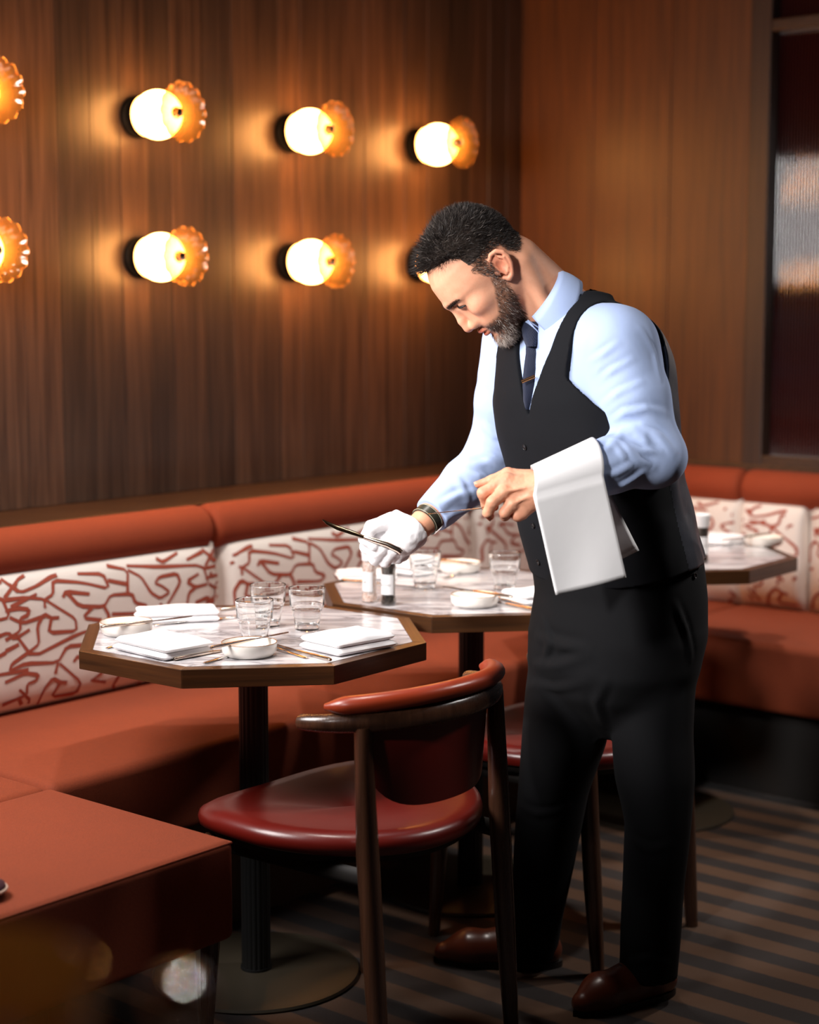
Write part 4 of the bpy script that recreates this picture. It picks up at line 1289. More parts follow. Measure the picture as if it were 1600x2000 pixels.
def head(P):
    q = to_head(P)
    d = face(q)*0.001
    n = rcone(P, NK0, NK1, 0.060, 0.060)
    n = smin(n, rcone(P, NK0+FW*0.03, from_head((20, 0, -80))[0], 0.045, 0.038), 0.03)
    # tendon running from behind the ear to the collar
    n = smin(n, rcone(P, from_head((-38, 52, -30))[0], NKB+V3((-0.035, -0.075, -0.03)), 0.014, 0.011), 0.02)
    return smin(d, n, 0.018)
hc = HO
hv = nets(head, hc+V3((-0.16, -0.125, -0.19)), hc+V3((0.20, 0.14, 0.15)), 0.0026, 2)
q = to_head(hv[0])
def bump_at(q, c, r):
    return np.exp(-(((q-V3(c))/V3(r))**2).sum(1))
tint = np.ones((len(q), 3))*V3((1, 1, 1))
mq = mir(q)
red = 0.9*bump_at(mq, (-5, 82, 7), (26, 14, 30))+0.55*bump_at(q, (118, 0, -33), (16, 16, 14))+0.35*bump_at(mq, (84, 46, -20), (22, 26, 20))+0.25*bump_at(mq, (99, 30, 0), (14, 18, 8))
lip = np.clip(1.6*bump_at(q, (106, 0, -56), (10, 20, 4.5))+1.7*bump_at(q, (102, 0, -67), (10, 18, 5.5)), 0, 1)
tint *= (1-np.clip(red, 0, 1)[:, None]*V3((0.0, 0.30, 0.34)))
tint = tint*(1-lip[:, None])+lip[:, None]*V3((0.80, 0.42, 0.42))
# stubble shadow under beard and on the shaved nape and temples (short hair growing there)
def hair_mask(q):
    x, y, z = q[:, 0], np.abs(q[:, 1]), q[:, 2]
    xb = np.interp(z, [-5, 15, 40, 60, 75, 90, 101, 112], [18, 30, 42, 50, 57, 64, 82, 100])
    xb = xb+np.where(z > 85, 6*np.cos(y/9.0), 0)+np.where(z > 45, -0.0046*y*y*np.clip((z-30)/45, 0, 1), 0)
    lo = np.where(x > 6, -4.0, np.where(x > -36, 33.0, 12+(x+36)*(58/36.0)))
    m = np.minimum(xb-x, z-lo)
    return np.where(skull(q) < 6.0, m, -1.0)
def hair_mask2(q):
    "the same without the closeness test, for the cap that stands off the skull"
    x, y, z = q[:, 0], np.abs(q[:, 1]), q[:, 2]
    xb = np.interp(z, [-5, 15, 40, 60, 75, 90, 101, 112], [18, 30, 42, 50, 57, 64, 82, 100])
    xb = xb+np.where(z > 45, -0.0046*y*y*np.clip((z-30)/45, 0, 1), 0)
    lo = np.where(x > 6, -4.0, np.where(x > -36, 33.0, 12+(x+36)*(58/36.0)))
    return np.minimum(np.minimum(xb-x, z-lo), 30-skull(q))
def beard_mask(q):
    x, y, z = q[:, 0], np.abs(q[:, 1]), q[:, 2]
    top = np.interp(x, [6, 28, 34, 48, 60, 74, 80, 100], [6, 8, -8, -25, -40, -57, -78, -80])
    a_ = np.minimum(top-z, z+122)
    a_ = np.minimum(a_, x-np.interp(z, [-122, -60, -20, 8], [40, 16, 7, 8]))
    must = np.minimum.reduce([-43-z, z+55-0.25*y*0, 30-y, x-80])
    must = np.minimum(must, 8.0)
    soul = np.minimum.reduce([-73-z, z+95, 9-y, x-85])
    side = np.minimum.reduce([y-21, -48-z, z+85, x-60])
    near_lip = np.maximum(0, 1.0-np.abs(z+64)/17)*(y < 25)*(x > 78)
    return np.maximum.reduce([a_-near_lip*30, must, soul, side-near_lip*30])
hm = np.clip(hair_mask(q)/10, 0, 1); bmk = np.clip(beard_mask(q)/8, 0, 1)
front = (q[:, 0] > -200)
tint *= (1-0.62*hm[:, None])*(1-0.62*bmk[:, None])
brow = np.clip(2.0*bump_at(mq, (106, 14, 25), (14, 9, 4.5))+1.8*bump_at(mq, (96, 31, 26), (14, 13, 4.5)), 0, 1)
tint *= (1-0.55*brow[:, None])
# ---- hands: see below; all skin shares this material
def skin_mat():
    n = NT('warm skin')
    v = n.coord(); a_ = n.noise(v, 60, 4, 0.6); b_ = n.noise(v, 420, 2, 0.6)
    base = n.mix(a_, lin(226, 168, 138), lin(210, 146, 114))
    at = n.n('ShaderNodeVertexColor', layer_name='tint').outputs[0]
    n.set(color=n.mix(1.0, base, at, 'MULTIPLY'), rough=0.5, sss=0.08, spec=0.35)
    n.b.inputs['Subsurface Radius'].default_value = (0.012, 0.005, 0.003)
    n.bump(n.math('ADD', b_, n.math('MULTIPLY', a_, 0.6)), 0.14, 0.0015)
    return n.mat
M['skin'] = skin_mat()
HEAD_PARTS = [(hv, tint)]
# ---- hair and beard strands
def strands(name, n, mask, length, lean, color, width, seed, jit=0.35, base=0.0, soft=0.0):
    rng = np.random.RandomState(seed)
    v = hv[0]; qq = to_head(v)
    ok = np.where(mask(qq) > base+soft*rng.uniform(0, 1, len(qq))**1.5)[0]
    pick = rng.choice(ok, n)
    p = v[pick]+rng.uniform(-0.0013, 0.0013, (n, 3))
    g = grad(head, p, 0.002)
    p = p-g*head(p)[:, None]-g*0.0006
    qp = to_head(p)
    nl = np.stack([g@HF, g@LH, g@HU], 1)
    d = lean(qp, nl)+rng.normal(0, jit, (n, 3)); d /= np.linalg.norm(d, axis=1, keepdims=True)
    d2 = lean(qp, nl, tip=True)+rng.normal(0, jit, (n, 3)); d2 /= np.linalg.norm(d2, axis=1, keepdims=True)
    W3 = lambda a_: a_[:, :1]*HF+a_[:, 1:2]*LH+a_[:, 2:]*HU
    L = length(qp, rng)[:, None]*0.001
    p1 = p+W3(d)*L*0.55; p2 = p1+W3(d2)*L*0.45
    view = p-V3((0, 0, CAM_Z)); side = np.cross(W3(d), rng.normal(0, 1, (n, 3))); side /= np.linalg.norm(side, axis=1, keepdims=True)
    w_ = width*0.001
    V = np.concatenate([p-side*w_, p+side*w_, p1-side*w_*0.8, p1+side*w_*0.8, p2])
    i = np.arange(n)
    q4 = np.stack([i, i+n, i+3*n, i+2*n], 1); t3 = np.stack([i+2*n, i+3*n, i+4*n], 1)
    me = bpy.data.meshes.new(name)
    me.from_pydata(V.tolist(), [], q4.tolist()+t3.tolist())
    c = color(qp, rng); c = np.concatenate([c]*5)
    at = me.color_attributes.new('tint', 'FLOAT_COLOR', 'POINT')
    at.data.foreach_set('color', np.concatenate([c, np.ones((len(c), 1))], 1).astype(np.float32).ravel())
    o = link(name, me, M['hair'], man)
    o.matrix_parent_inverse = Matrix.Translation(-man.location)
    o['kind'] = 'stuff' if False else ''
    del o['kind']
    return o
def hair_mat():
    n = NT('hair'); at = n.n('ShaderNodeVertexColor', layer_name='tint').outputs[0]
    n.set(color=at, rough=0.5, spec=0.3); return n.mat
M['hair'] = hair_mat()
def hlen(q, rng):
    top = np.clip((q[:, 2]-55)/40, 0, 1)*np.clip((q[:, 0]+70)/60, 0, 1)
    fr = np.clip((q[:, 0]-35)/30, 0, 1)*np.clip((q[:, 2]-85)/20, 0, 1)
    return 5+top*(17+9*fr)*rng.uniform(0.6, 1.3, len(q))+rng.uniform(0, 3, len(q))+5*np.clip((q[:, 2]-20)/40, 0, 1)
def hlean(q, nl, tip=False):
    top = np.clip((q[:, 2]-60)/40, 0, 1)[:, None]
    front = np.clip((q[:, 0]-20)/50, 0, 1)[:, None]
    side = nl*0.45+V3((-0.55, 0, -0.45))
    up_ = nl*0.75+V3((-0.30, 0, 0.35))*(1-front)+V3((0.55, 0, 0.15))*front
    if tip: up_ = nl*0.5+V3((-0.5, 0, 0.0))*(1-front)+V3((0.35, 0, 0.45))*front
    return side*(1-top)+up_*top
def hcol(q, rng):
    side = np.clip((48-q[:, 2])/45, 0, 1)*np.clip((q[:, 0]+10)/35, 0, 1)
    grey = (rng.uniform(0, 1, len(q)) < 0.05+0.6*side)
    c = V3(lin(38, 31, 28)[:3])*rng.uniform(0.5, 1.3, (len(q), 1))
    return np.where(grey[:, None], V3(lin(146, 134, 126)[:3])*rng.uniform(0.4, 1.0, (len(q), 1)), c)
# scalp cap, so that the hair is closed
def cap(P):
    q = to_head(P)
    d = skull(q)
    m = hair_mask2(q)
    th = -0.6+10.5*np.clip((q[:, 2]-50)/45, 0, 1)*np.clip((q[:, 0]+75)/60, 0, 1)+1.4*np.clip((q[:, 2]-10)/40, 0, 1)
    th = th+1.6*vnoise(q/7.0)*np.clip(th/6, 0, 1)
    th = th*np.clip(m/20.0, -0.6, 1)
    side = np.clip((54-q[:, 2])/14, 0, 1)*np.clip((q[:, 0]+62)/20, 0, 1)+np.clip((8-q[:, 2])/10, 0, 1)
    th = th-3.5*np.clip(side, 0, 1)
    return (d-th)*0.001
capv = nets(cap, hc+V3((-0.15, -0.10, -0.12)), hc+V3((0.13, 0.115, 0.16)), 0.003, 1)
keep = hair_mask2(to_head(capv[0])) > -1.0
cq = to_head(capv[0])
cm = bpy.data.meshes.new('hair')
kq = capv[1][keep[capv[1]].all(1)]
capm = NT('scalp hair mass'); capm.set(color=capm.n('ShaderNodeVertexColor', layer_name='tint').outputs[0], rough=0.95, spec=0.1)
cm.from_pydata(capv[0].tolist(), [], kq.tolist())
cc = V3(lin(40, 33, 29)[:3])*np.ones((len(cq), 1))
sd_ = (np.clip((80-cq[:, 2])/38, 0, 1)*np.clip((cq[:, 0]+25)/45, 0, 1))[:, None]
cc = cc*(1-sd_)+sd_*V3(lin(88, 76, 70)[:3])
at_ = cm.color_attributes.new('tint', 'FLOAT_COLOR', 'POINT')
at_.data.foreach_set('color', np.concatenate([cc, np.ones((len(cc), 1))], 1).astype(np.float32).ravel())
bb = bmesh.new(); bb.from_mesh(cm); bmesh.ops.delete(bb, geom=[v for v in bb.verts if not v.link_faces], context='VERTS'); bb.to_mesh(cm); bb.free()
hair_o = link('hair', cm, capm.mat, man, smooth=True); hair_o.matrix_parent_inverse = Matrix.Translation(-man.location)
hair_o['label'] = 'short dark tousled hair, greying at the temple'
so_ = strands('hair_strands', 26000, hair_mask, hlen, hlean, hcol, 0.34, 3, soft=5.0)
so_['kind'] = 'stuff'
def bcol(q, rng):
    chin = np.clip((q[:, 0]-62)/25, 0, 1)*np.clip((-68-q[:, 2])/18, 0, 1)
    sb = np.clip((q[:, 2]+25)/25, 0, 1)*0.45
    grey = rng.uniform(0, 1, len(q)) < 0.10+0.75*chin+sb
    c = V3(lin(56, 38, 30)[:3])*rng.uniform(0.5, 1.4, (len(q), 1))
    return np.where(grey[:, None], V3(lin(206, 192, 182)[:3])*rng.uniform(0.55, 1.1, (len(q), 1)), c)
blen = lambda q, rng: (5+6*np.clip((-20-q[:, 2])/50, 0, 1)+3*np.clip((-90-q[:, 2])/20, 0, 1))*rng.uniform(0.6, 1.2, len(q))*np.where(q[:, 2] > -57, np.where(q[:, 0] > 82, 0.6, 1.0), 1.0)
def blean(q, nl, tip=False):
    must = ((q[:, 2] > -57) & (q[:, 0] > 80))[:, None]
    a_ = nl*0.4+V3((-0.05, 0, -0.85)); b_ = nl*0.35+np.stack([0*q[:, 0]-0.1, np.sign(q[:, 1])*0.5, 0*q[:, 0]-0.6], 1)
    return np.where(must, b_, a_)
bo = strands('beard', 9000, beard_mask, blen, blean, bcol, 0.26, 5, 0.3, soft=9.0)
bo['label'] = 'cropped dark beard, white on the chin'
brm = lambda q: np.clip(2.0*bump_at(mir(q), (106, 14, 25), (14, 9, 3.8))+1.9*bump_at(mir(q), (95, 32, 26), (14, 16, 3.6)), 0, 2)-0.55
strands('eyebrows', 900, brm, lambda q, r: r.uniform(5, 8, len(q)), lambda q, nl, tip=False: nl*0.3+np.stack([0*q[:, 0]-0.2, np.sign(q[:, 1])*0.9, 0*q[:, 0]+0.1], 1),
        lambda q, r: V3(lin(46, 36, 32)[:3])*r.uniform(0.5, 1.2, (len(q), 1)), 0.28, 8, 0.2)
for s_ in (1, -1):
    pts = [from_head(p)[0] for p in ((98.0, s_*19, 15.2), (100.6, s_*25, 13.0), (101.2, s_*31, 11.6), (98.8, s_*38, 10.0), (92.5, s_*46, 8.0))]
    m = MB(); m.tube([p for p in pts], [0.0007, 0.0015, 0.0020, 0.0021, 0.0012], 8)
    under(m.build('eyelashes', M['black'], None, smooth=True), man)
    c = from_head((85, s_*31, 13.5))[0]
    m = MB(); m.lathe([(0.0001+0.0134*math.sin(a_), -0.0134*math.cos(a_)) for a_ in np.linspace(0, PI, 13)], 20)
    R = Matrix((HF, LH, HU)).transposed().to_3x3() @ Matrix.Rotation(PI/2, 3, 'Y')
    m.v = [tuple(R @ Vector(v)+Vector(c)) for v in m.v]
    under(m.build('eye', plain('dark eye', lin(52, 34, 28), 0.15), None, smooth=True), man)
# ---- his left hand, bare, holding the end of a thin knife ---------
def H(x, y, dY): return q3(x, y, 3.06+dY)
def fingers(P, D, k=0.004, web=0.006):
    d = None
    for pts, rad in D:
        e = chain(P, pts, rad, k)
        d = e if d is None else smin(d, e, 0.0022)
    return d
LW = H(1058, 955, 0.0)
LM = [H(990, 936, 0.0), H(983, 962, -0.016), H(999, 985, -0.018), H(1020, 1000, -0.010)]       # knuckles, index to little
L_F = [([LM[0], H(944, 963, -0.006), H(950, 984, 0.010), H(966, 990, 0.018)], [0.0125, 0.0110, 0.0095, 0.0078]),
       ([LM[1], H(962, 981, -0.024), H(953, 1001, -0.016), H(957, 1008, -0.006)], [0.0128, 0.0112, 0.0095, 0.0080]),
       ([LM[2], H(986, 1001, -0.020), H(986, 1008, -0.004), H(1000, 1000, 0.010)], [0.0122, 0.0100, 0.0088, 0.0078]),
       ([LM[3], H(1011, 1008, -0.012), H(1010, 1008, 0.002), H(1022, 1000, 0.012)], [0.0115, 0.0095, 0.0082, 0.0072]),
       ([H(1032, 934, 0.016), H(992, 926, 0.018), H(962, 938, 0.016), H(934, 946, 0.016)], [0.0150, 0.0120, 0.0100, 0.0068])]
def hand_left(P):
    d = fingers(P, L_F)
    p = rcone(P, LW, mid(LM[0], LM[1], 0.3)+V3((0.004, 0.006, 0)), 0.024, 0.016)
    p = smin(p, rcone(P, LW, LM[1]+V3((0.006, 0.010, 0)), 0.023, 0.0145), 0.012)
    p = smin(p, rcone(P, LW, LM[2]+V3((0.004, 0.008, 0)), 0.024, 0.0145), 0.012)
    p = smin(p, rcone(P, LW, LM[3]+V3((0.0, 0.006, 0)), 0.024, 0.0145), 0.012)
    p = smin(p, rcone(P, LW, L_F[4][0][0], 0.022, 0.015), 0.012)
    d = smin(d, p, 0.007)
    # wrist and forearm running into the sleeve
    d = smin(d, chain(P, [LW, mid(LW, WRL, 0.7), mid(ELL, WRL, 0.5)], [0.0255, 0.026, 0.034]), 0.012)
    # tendons and veins on the back of the hand
    for a_, b_ in ((LM[1], (1044, 948)), (LM[2], (1050, 962))):
        s0 = H(b_[0], b_[1], -0.024)
        d = smin(d, rcone(P, a_+V3((0.002, -0.009, 0.002)), s0, 0.0026, 0.0022), 0.006)
    return d-0.0004*vnoise(P*240)
hl = nets(hand_left, (0.105, 2.98, 1.0), (0.33, 3.14, 1.16), 0.0022, 2)
hq = hl[0]
tl = np.ones((len(hq), 3))
for pts, rad in L_F:
    tip = pts[-1]; kn = pts[1]
    w_ = np.exp(-((hq-tip)**2).sum(1)/0.013**2)+0.7*np.exp(-((hq-kn)**2).sum(1)/0.011**2)
    tl *= 1-np.clip(w_, 0, 1)[:, None]*V3((0.02, 0.22, 0.24))
# ---- right wrist (the hand itself is in the glove)
def wrist_right(P):
    d = chain(P, [mid(ELR, WRR, 0.6), WRR, WRR+(WRR-ELR)*0.10], [0.036, 0.0275, 0.0255])
    return d
wrr = nets(wrist_right, (-0.10, 3.25, 0.95), (0.20, 3.62, 1.28), 0.005, 1)
# hidden trunk under the clothes ties the skin together
def core(P):
    d = trunk(P)+0.03
    d = smin(d, chain(P, [SHL, ELL, mid(ELL, WRL, 0.55)], [0.045, 0.038, 0.034]), 0.02)
    d = smin(d, chain(P, [SHR, ELR, mid(ELR, WRR, 0.65)], [0.045, 0.036, 0.034]), 0.02)
    d = smin(d, trousers0(P)+0.026, 0.02)
    return smin(d, rcone(P, NK0, NK0+V3((0.03, 0.02, -0.08)), 0.05, 0.05), 0.02)
cr = nets(core, (-0.12, 2.95, 0.03), (0.66, 3.75, 1.52), 0.014, 1)
L = [(hv, tint), (hl, tl), (wrr, np.ones((len(wrr[0]), 3))), (cr, np.ones((len(cr[0]), 3)))]
body = skin_mesh('body', join_vq(*[a_ for a_, _ in L]), M['skin'], man, np.concatenate([c for _, c in L]))

# finger nails of the bare hand
for k, (pts, rad) in enumerate(L_F):
    if k not in (1, 4): continue
    tip, pre = V3(pts[-1]), V3(pts[-2]); d = (tip-pre)/np.linalg.norm(tip-pre)
    up_ = V3((0, -0.6, 0.8)) if k == 4 else V3((-0.5, -0.8, 0.2)); up_ = up_-d*(up_@d); up_ /= np.linalg.norm(up_); sd2 = np.cross(d, up_)
    m = MB()
    m.grid(lambda u, v: tuple(tip-d*0.004+d*0.011*v+sd2*(u-0.5)*0.0095*(1-0.25*v*v)+up_*(rad[-1]*0.86*math.sqrt(max(0.1, 1-(u-0.5)**2*1.3))-0.003*v*v*0+0.0002)), 7, 6)
    under(m.build('fingernail', plain('fingernail', lin(226, 168, 146), 0.3), None, smooth=True), man)

# ---- white glove on his right hand --------------------------------
def G(x, y, dY): return q3(x, y, 3.385+dY)
GW = G(800, 1032, 0.0)
GI = [([G(775, 1012, -0.006), G(726, 1030, -0.016), G(713, 1052, -0.022), G(731, 1066, -0.026)], [0.0165, 0.0140, 0.0125, 0.0105]),     # index, over the handle
      ([G(752, 1034, 0.010), G(716, 1068, 0.004), G(734, 1082, -0.012)], [0.017, 0.0135, 0.0115]),                                       # thumb, under it
      ([G(742, 1072, 0.012), G(733, 1092, -0.002), G(748, 1072, -0.022), G(756, 1059, -0.024)], [0.014, 0.0125, 0.0115, 0.0105]),
      ([G(760, 1076, 0.014), G(752, 1096, 0.0), G(768, 1076, -0.022), G(775, 1061, -0.022)], [0.014, 0.0125, 0.0115, 0.0105]),
      ([G(778, 1070, 0.014), G(776, 1090, 0.002), G(788, 1076, -0.016), G(789, 1066, -0.016)], [0.013, 0.0115, 0.0105, 0.0095])]
def glove(P):
    d = fingers(P, GI)
    p = rcone(P, GW, G(770, 1022, 0.0), 0.030, 0.022)
    p = smin(p, rcone(P, GW, G(752, 1058, 0.014), 0.030, 0.022), 0.012)
    p = smin(p, rcone(P, GW, G(776, 1072, 0.014), 0.030, 0.020), 0.012)
    p = smin(p, rcone(P, G(730, 1080, 0.012), G(785, 1082, 0.014), 0.018, 0.016), 0.012)
    d = smin(d, p, 0.006)
    ax = (WRR-ELR)/np.linalg.norm(WRR-ELR)
    c0 = WRR+ax*0.020
    cuff = rcone(P, WRR+ax*0.045, c0-ax*0.02, 0.031, 0.0355)
    d = smin(d, cuff, 0.012)
    d = smax(d, (c0-P)@ax*1.0, 0.003)
    # crease lines
    for a_, b_, r in ((G(762, 1035, -0.03), G(738, 1052, -0.03), 0.003), (G(775, 1024, -0.032), G(768, 1044, -0.032), 0.003)):
        d = smax(d, -rcone(P, a_, b_, r, r), 0.006)
    return d-0.0010*vnoise(P*110)-0.0005*vnoise(P*230)
M['glove'] = cloth_mat('white cotton glove', lin(240, 238, 240), 0.85, amp=0.12)
gl = skin_mesh('glove', nets(glove, (-0.125, 3.29, 0.86), (0.06, 3.48, 1.10), 0.0024, 1), M['glove'], man)
gl['label'] = 'white cotton glove on the far hand'

# wristwatch
ax = (WRR-ELR)/np.linalg.norm(WRR-ELR)
t = Vector(ax); u = t.cross(Vector((0, 0, 1))).normalized(); w_ = u.cross(t)
wc = Vector(WRR-ax*0.021)
def ring(R, hw, th, mat, name, a0=0, a1=2*PI, parent=man):
    m = MB(); n = 40
    def fn(i, j):
        a_ = a0+(a1-a0)*i
        sec = [(-hw, R), (hw, R), (hw, R+th), (-hw, R+th), (-hw, R)]
        s_, r_ = sec[int(round(j*4))]
        p = wc+t*s_+u*(r_*math.cos(a_))+w_*(r_*math.sin(a_))
        return (p.x, p.y, p.z)
    m.grid(fn, n, 5)
    return under(m.build(name, mat, None, smooth=True, auto=40), parent)
strap_m = plain('dark olive leather strap', lin(52, 50, 40), 0.35)
strap = ring(0.0285, 0.0105, 0.003, strap_m, 'watch_strap')
strap['label'] = 'dark leather watch strap with light stitching'
bk = ring(0.0312, 0.0112, 0.0016, M['steel'], 'buckle', PI*1.20, PI*1.32)
cu_ = MB()
for s_ in (-1, 1):
    cu_.tube([wc+t*(s_*0.0085)+u*(0.0318*math.cos(a_))+w_*(0.0318*math.sin(a_)) for a_ in np.linspace(0, 2*PI, 60)], 0.0005, 5)
under(cu_.build('stitching', plain('cream thread', lin(190, 184, 160), 0.7), None), man)

# ---- napkin over his left forearm ----------------------------------
def drape():
    th0 = thing('service_napkin', "long white service napkin draped over the waiter's near forearm", 'napkin', (0.30, 3.05, 0.88))
    TLc, TRc = q3(1035, 912, 3.055), q3(1169, 880, 3.115)
    BLc, BRc = q3(1086, 1162, 2.992), q3(1223, 1127, 3.035)
    KLc, KRc = q3(1110, 1146, 3.125), q3(1249, 1076, 3.155)
    axv = V3(WRL-ELL); axv /= np.linalg.norm(axv)
    def axis_pt(s): return ELL+axv*(((TRc*(1-s)+TLc*s)-ELL)@axv)
    def point(s, v, off):
        """s across the napkin (0 near the elbow, 1 near the hand), v along it: front hem 0 .. 1 over the arm .. 2 rear hem"""
        c = axis_pt(s)+axv*0.034-axv*0.070*min(max((v-0.66)/0.68, 0), 1); r = 0.056-0.017*s+off
        nrm = V3((0, 0, 1))-axv*axv[2]; nrm /= np.linalg.norm(nrm); fr = np.cross(axv, nrm)
        if fr[1] > 0: fr = -fr
        bot = BRc*(1-s)+BLc*s; kbot = KRc*(1-s)+KLc*s
        if v < 0.66:
            k = v/0.66
            a0 = c+fr*r
            p = bot*(1-k)+a0*k+V3((0, -1, 0))*off*0
            p = p+V3((0, -1, 0))*(off+0.003*math.sin(5*s+3*k)*(1-k))
            return p
        if v < 1.34:
            k = (v-0.66)/0.68*PI
            return c+fr*(r*math.cos(k))+nrm*(r*math.sin(k))
        k = (v-1.34)/0.66
        a0 = c-fr*r
        return a0*(1-k)+kbot*k+V3((0, 1, 0))*off
    for (o_, s0, s1, v0, v1, nm) in ((0.0045, 0.0, 1.0, 0.0, 2.0, 'top_layer'), (0.001, 0.012, 0.99, 0.015, 1.97, 'under_layer')):
        m = MB()
        m.grid(lambda a_, b_: tuple(point(s0+(s1-s0)*a_, v0+(v1-v0)*b_, o_)), 26, 70)
        o = m.build(nm, M['linen'], None, smooth=True)
        o.parent = th0; o.matrix_parent_inverse = Matrix.Translation(-th0.location)
        sm = o.modifiers.new('thickness', 'SOLIDIFY'); sm.thickness = 0.0018; sm.offset = -1
    return th0
drape()

# ---- knives he holds ------------------------------------------------
def held(label, pts_h, r_h, blade, mat_h):
    t0 = thing('table_knife', label, 'knife', tuple(pts_h[0]))
    m = MB(); m.tube(pts_h, r_h, 12, up=(0, -1, 0.3)); o = m.build('handle', mat_h, None, smooth=True, auto=60)
    o.parent = t0; o.matrix_parent_inverse = Matrix.Translation(-t0.location)
    m = MB(); m.tube(blade[0], blade[1], 10, up=blade[2]); o = m.build('blade', M['steel_dark'], None, smooth=True, auto=60)
    o.parent = t0; o.matrix_parent_inverse = Matrix.Translation(-t0.location)
    return t0
M['steel_dark'] = plain('dark mirror steel', lin(120, 104, 84), 0.14, metal=1.0)
kh = [G(784, 1079, -0.050), G(779, 1074, -0.050), G(756, 1063, -0.046), G(730, 1055, -0.042), G(712, 1049, -0.036)]
held("knife gripped in the waiter's white glove, blade pointing left", kh, [(0.0052, 0.0056), (0.0058, 0.0064), (0.0052, 0.0060), (0.0044, 0.0052), (0.0036, 0.0044)],
     ([G(712, 1049, -0.036), G(690, 1041, -0.034), G(660, 1031, -0.030), G(640, 1022, -0.028), G(630, 1015, -0.026)], [(0.0018, 0.0040), (0.0014, 0.0062), (0.0012, 0.0066), (0.001, 0.0048), (0.0006, 0.0012)], (0.2, -0.6, 0.75)), M['bronze_cutlery'])
held("thin knife held in the waiter's bare hand, seen edge on", [H(972, 988, 0.008), H(956, 991, 0.0), H(940, 993, -0.004)], [(0.003, 0.003), (0.003, 0.003), (0.0026, 0.0024)],
     ([H(940, 993, -0.004), H(890, 998, 0.02), H(850, 1002, 0.04), H(836, 1004, 0.045)], [(0.0011, 0.004), (0.0010, 0.007), (0.0010, 0.006), (0.0007, 0.002)], (0, 0, 1)), M['bronze_cutlery'])
# ---- collar, tie, buttons, shoes -----------------------------------
ca = V3((-0.80, -0.18, 0.57)); ca /= np.linalg.norm(ca)          # axis of the neck
cc_ = q3(1065, 589, 3.335)                                        # middle of the collar ring
cf = FW-ca*(FW@ca); cf /= np.linalg.norm(cf)                      # towards the collar's front
cl = np.cross(ca, cf)
def collar_pt(th, k):
    "th around (0 = nape, +-pi = throat); k: 0 inner foot, 1 fold, 2 outer hem"
    fr = (1-math.cos(th))/2
    rx, ry = 0.066, 0.062
    dirv = -cf*math.cos(th)*rx+cl*math.sin(th)*ry
    hem = 0.050+0.036*fr**4
    if k <= 1:
        return cc_+dirv*(0.985)+ca*(-0.014+0.030*k)
    e = k-1
    return cc_+dirv*(1.0+(0.12+0.14*fr)*e+0.05*math.sin(PI*e))+ca*(0.016-hem*e)
m = MB()
G0 = 0.10
m.grid(lambda u, v: tuple(collar_pt(-PI+G0+(2*PI-2*G0)*u, 2*v)), 72, 11)
co = under(m.build('collar', M['shirt'], None, smooth=True), man)
s_ = co.modifiers.new('thickness', 'SOLIDIFY'); s_.thickness = 0.002; s_.offset = 0

M['tie'] = None
n = NT('navy knitted silk')
v = n.coord((1, 1, 1)); w1 = n.n('ShaderNodeTexWave', inp={'Vector': n.coord(rot=(0.3, 0.5, 0.7)), 'Scale': 190.0, 'Distortion': 1.5}).outputs[1]
n.set(color=n.mix(w1, lin(10, 15, 32), lin(24, 36, 68)), rough=0.75, sheen=0.05); n.bump(w1, 0.5, 0.002); M['tie'] = n.mat
def shirt_or_vest(P): return np.minimum(shirt_body(P), vest(P)+0.006)
def ribbon(rows, lift, puff, name, mat, nu=9):
    "rows: (y, xl, xr) in the frame, laid a little in front of the shirt"
    base = [(y, xl, xr, trace(shirt_body, (xl+xr)/2, y)[1]) for y, xl, xr in rows]
    m = MB(); nv = (len(base)-1)*5+1
    ys = np.interp(np.linspace(0, len(base)-1, nv), np.arange(len(base)), [b[0] for b in base])
    def fn(u, v):
        y = float(np.interp(v*(len(base)-1), np.arange(len(base)), [b[0] for b in base]))
        xl, xr, Y = (float(np.interp(y, [b[0] for b in base], [b[k] for b in base])) for k in (1, 2, 3))
        e = 1-(2*u-1)**2
        p = q3(xl+(xr-xl)*u, y, Y-lift-puff*math.sqrt(max(e, 0))+0.004)
        return tuple(p)
    m.grid(fn, nu, nv)
    m.grid(lambda u, v: tuple(V3(fn(u, v))+V3((0, 0.012+puff*math.sqrt(max(0, 1-(2*u-1)**2)), 0))), nu, nv)
    return under(m.build(name, mat, None, smooth=True), man)
tie = ribbon([(664, 1028, 1050), (690, 1028, 1053), (720, 1024, 1054), (750, 1021, 1052), (780, 1022, 1042), (800, 1024, 1034)], 0.006, 0.008, 'tie', M['tie'])
kn = ribbon([(628, 1018, 1056), (640, 1018, 1056), (656, 1021, 1053), (668, 1025, 1051), (677, 1029, 1048)], 0.014, 0.014, 'tie_knot', M['tie'])
p0 = trace(shirt_body, 1036, 740)
m = MB()
a_, b_ = q3(1019, 746, p0[1]-0.022), q3(1045, 735, p0[1]-0.022)
m.tube([a_, b_], [(0.0034, 0.0016)]*2, 8); m2 = under(m.build('tie_clip', plain('bronze tie clip', lin(178, 132, 96), 0.25, metal=1.0), None, smooth=True, auto=40), tie)
m2.matrix_parent_inverse = Matrix.Translation(-man.location) if False else Matrix.Identity(4)

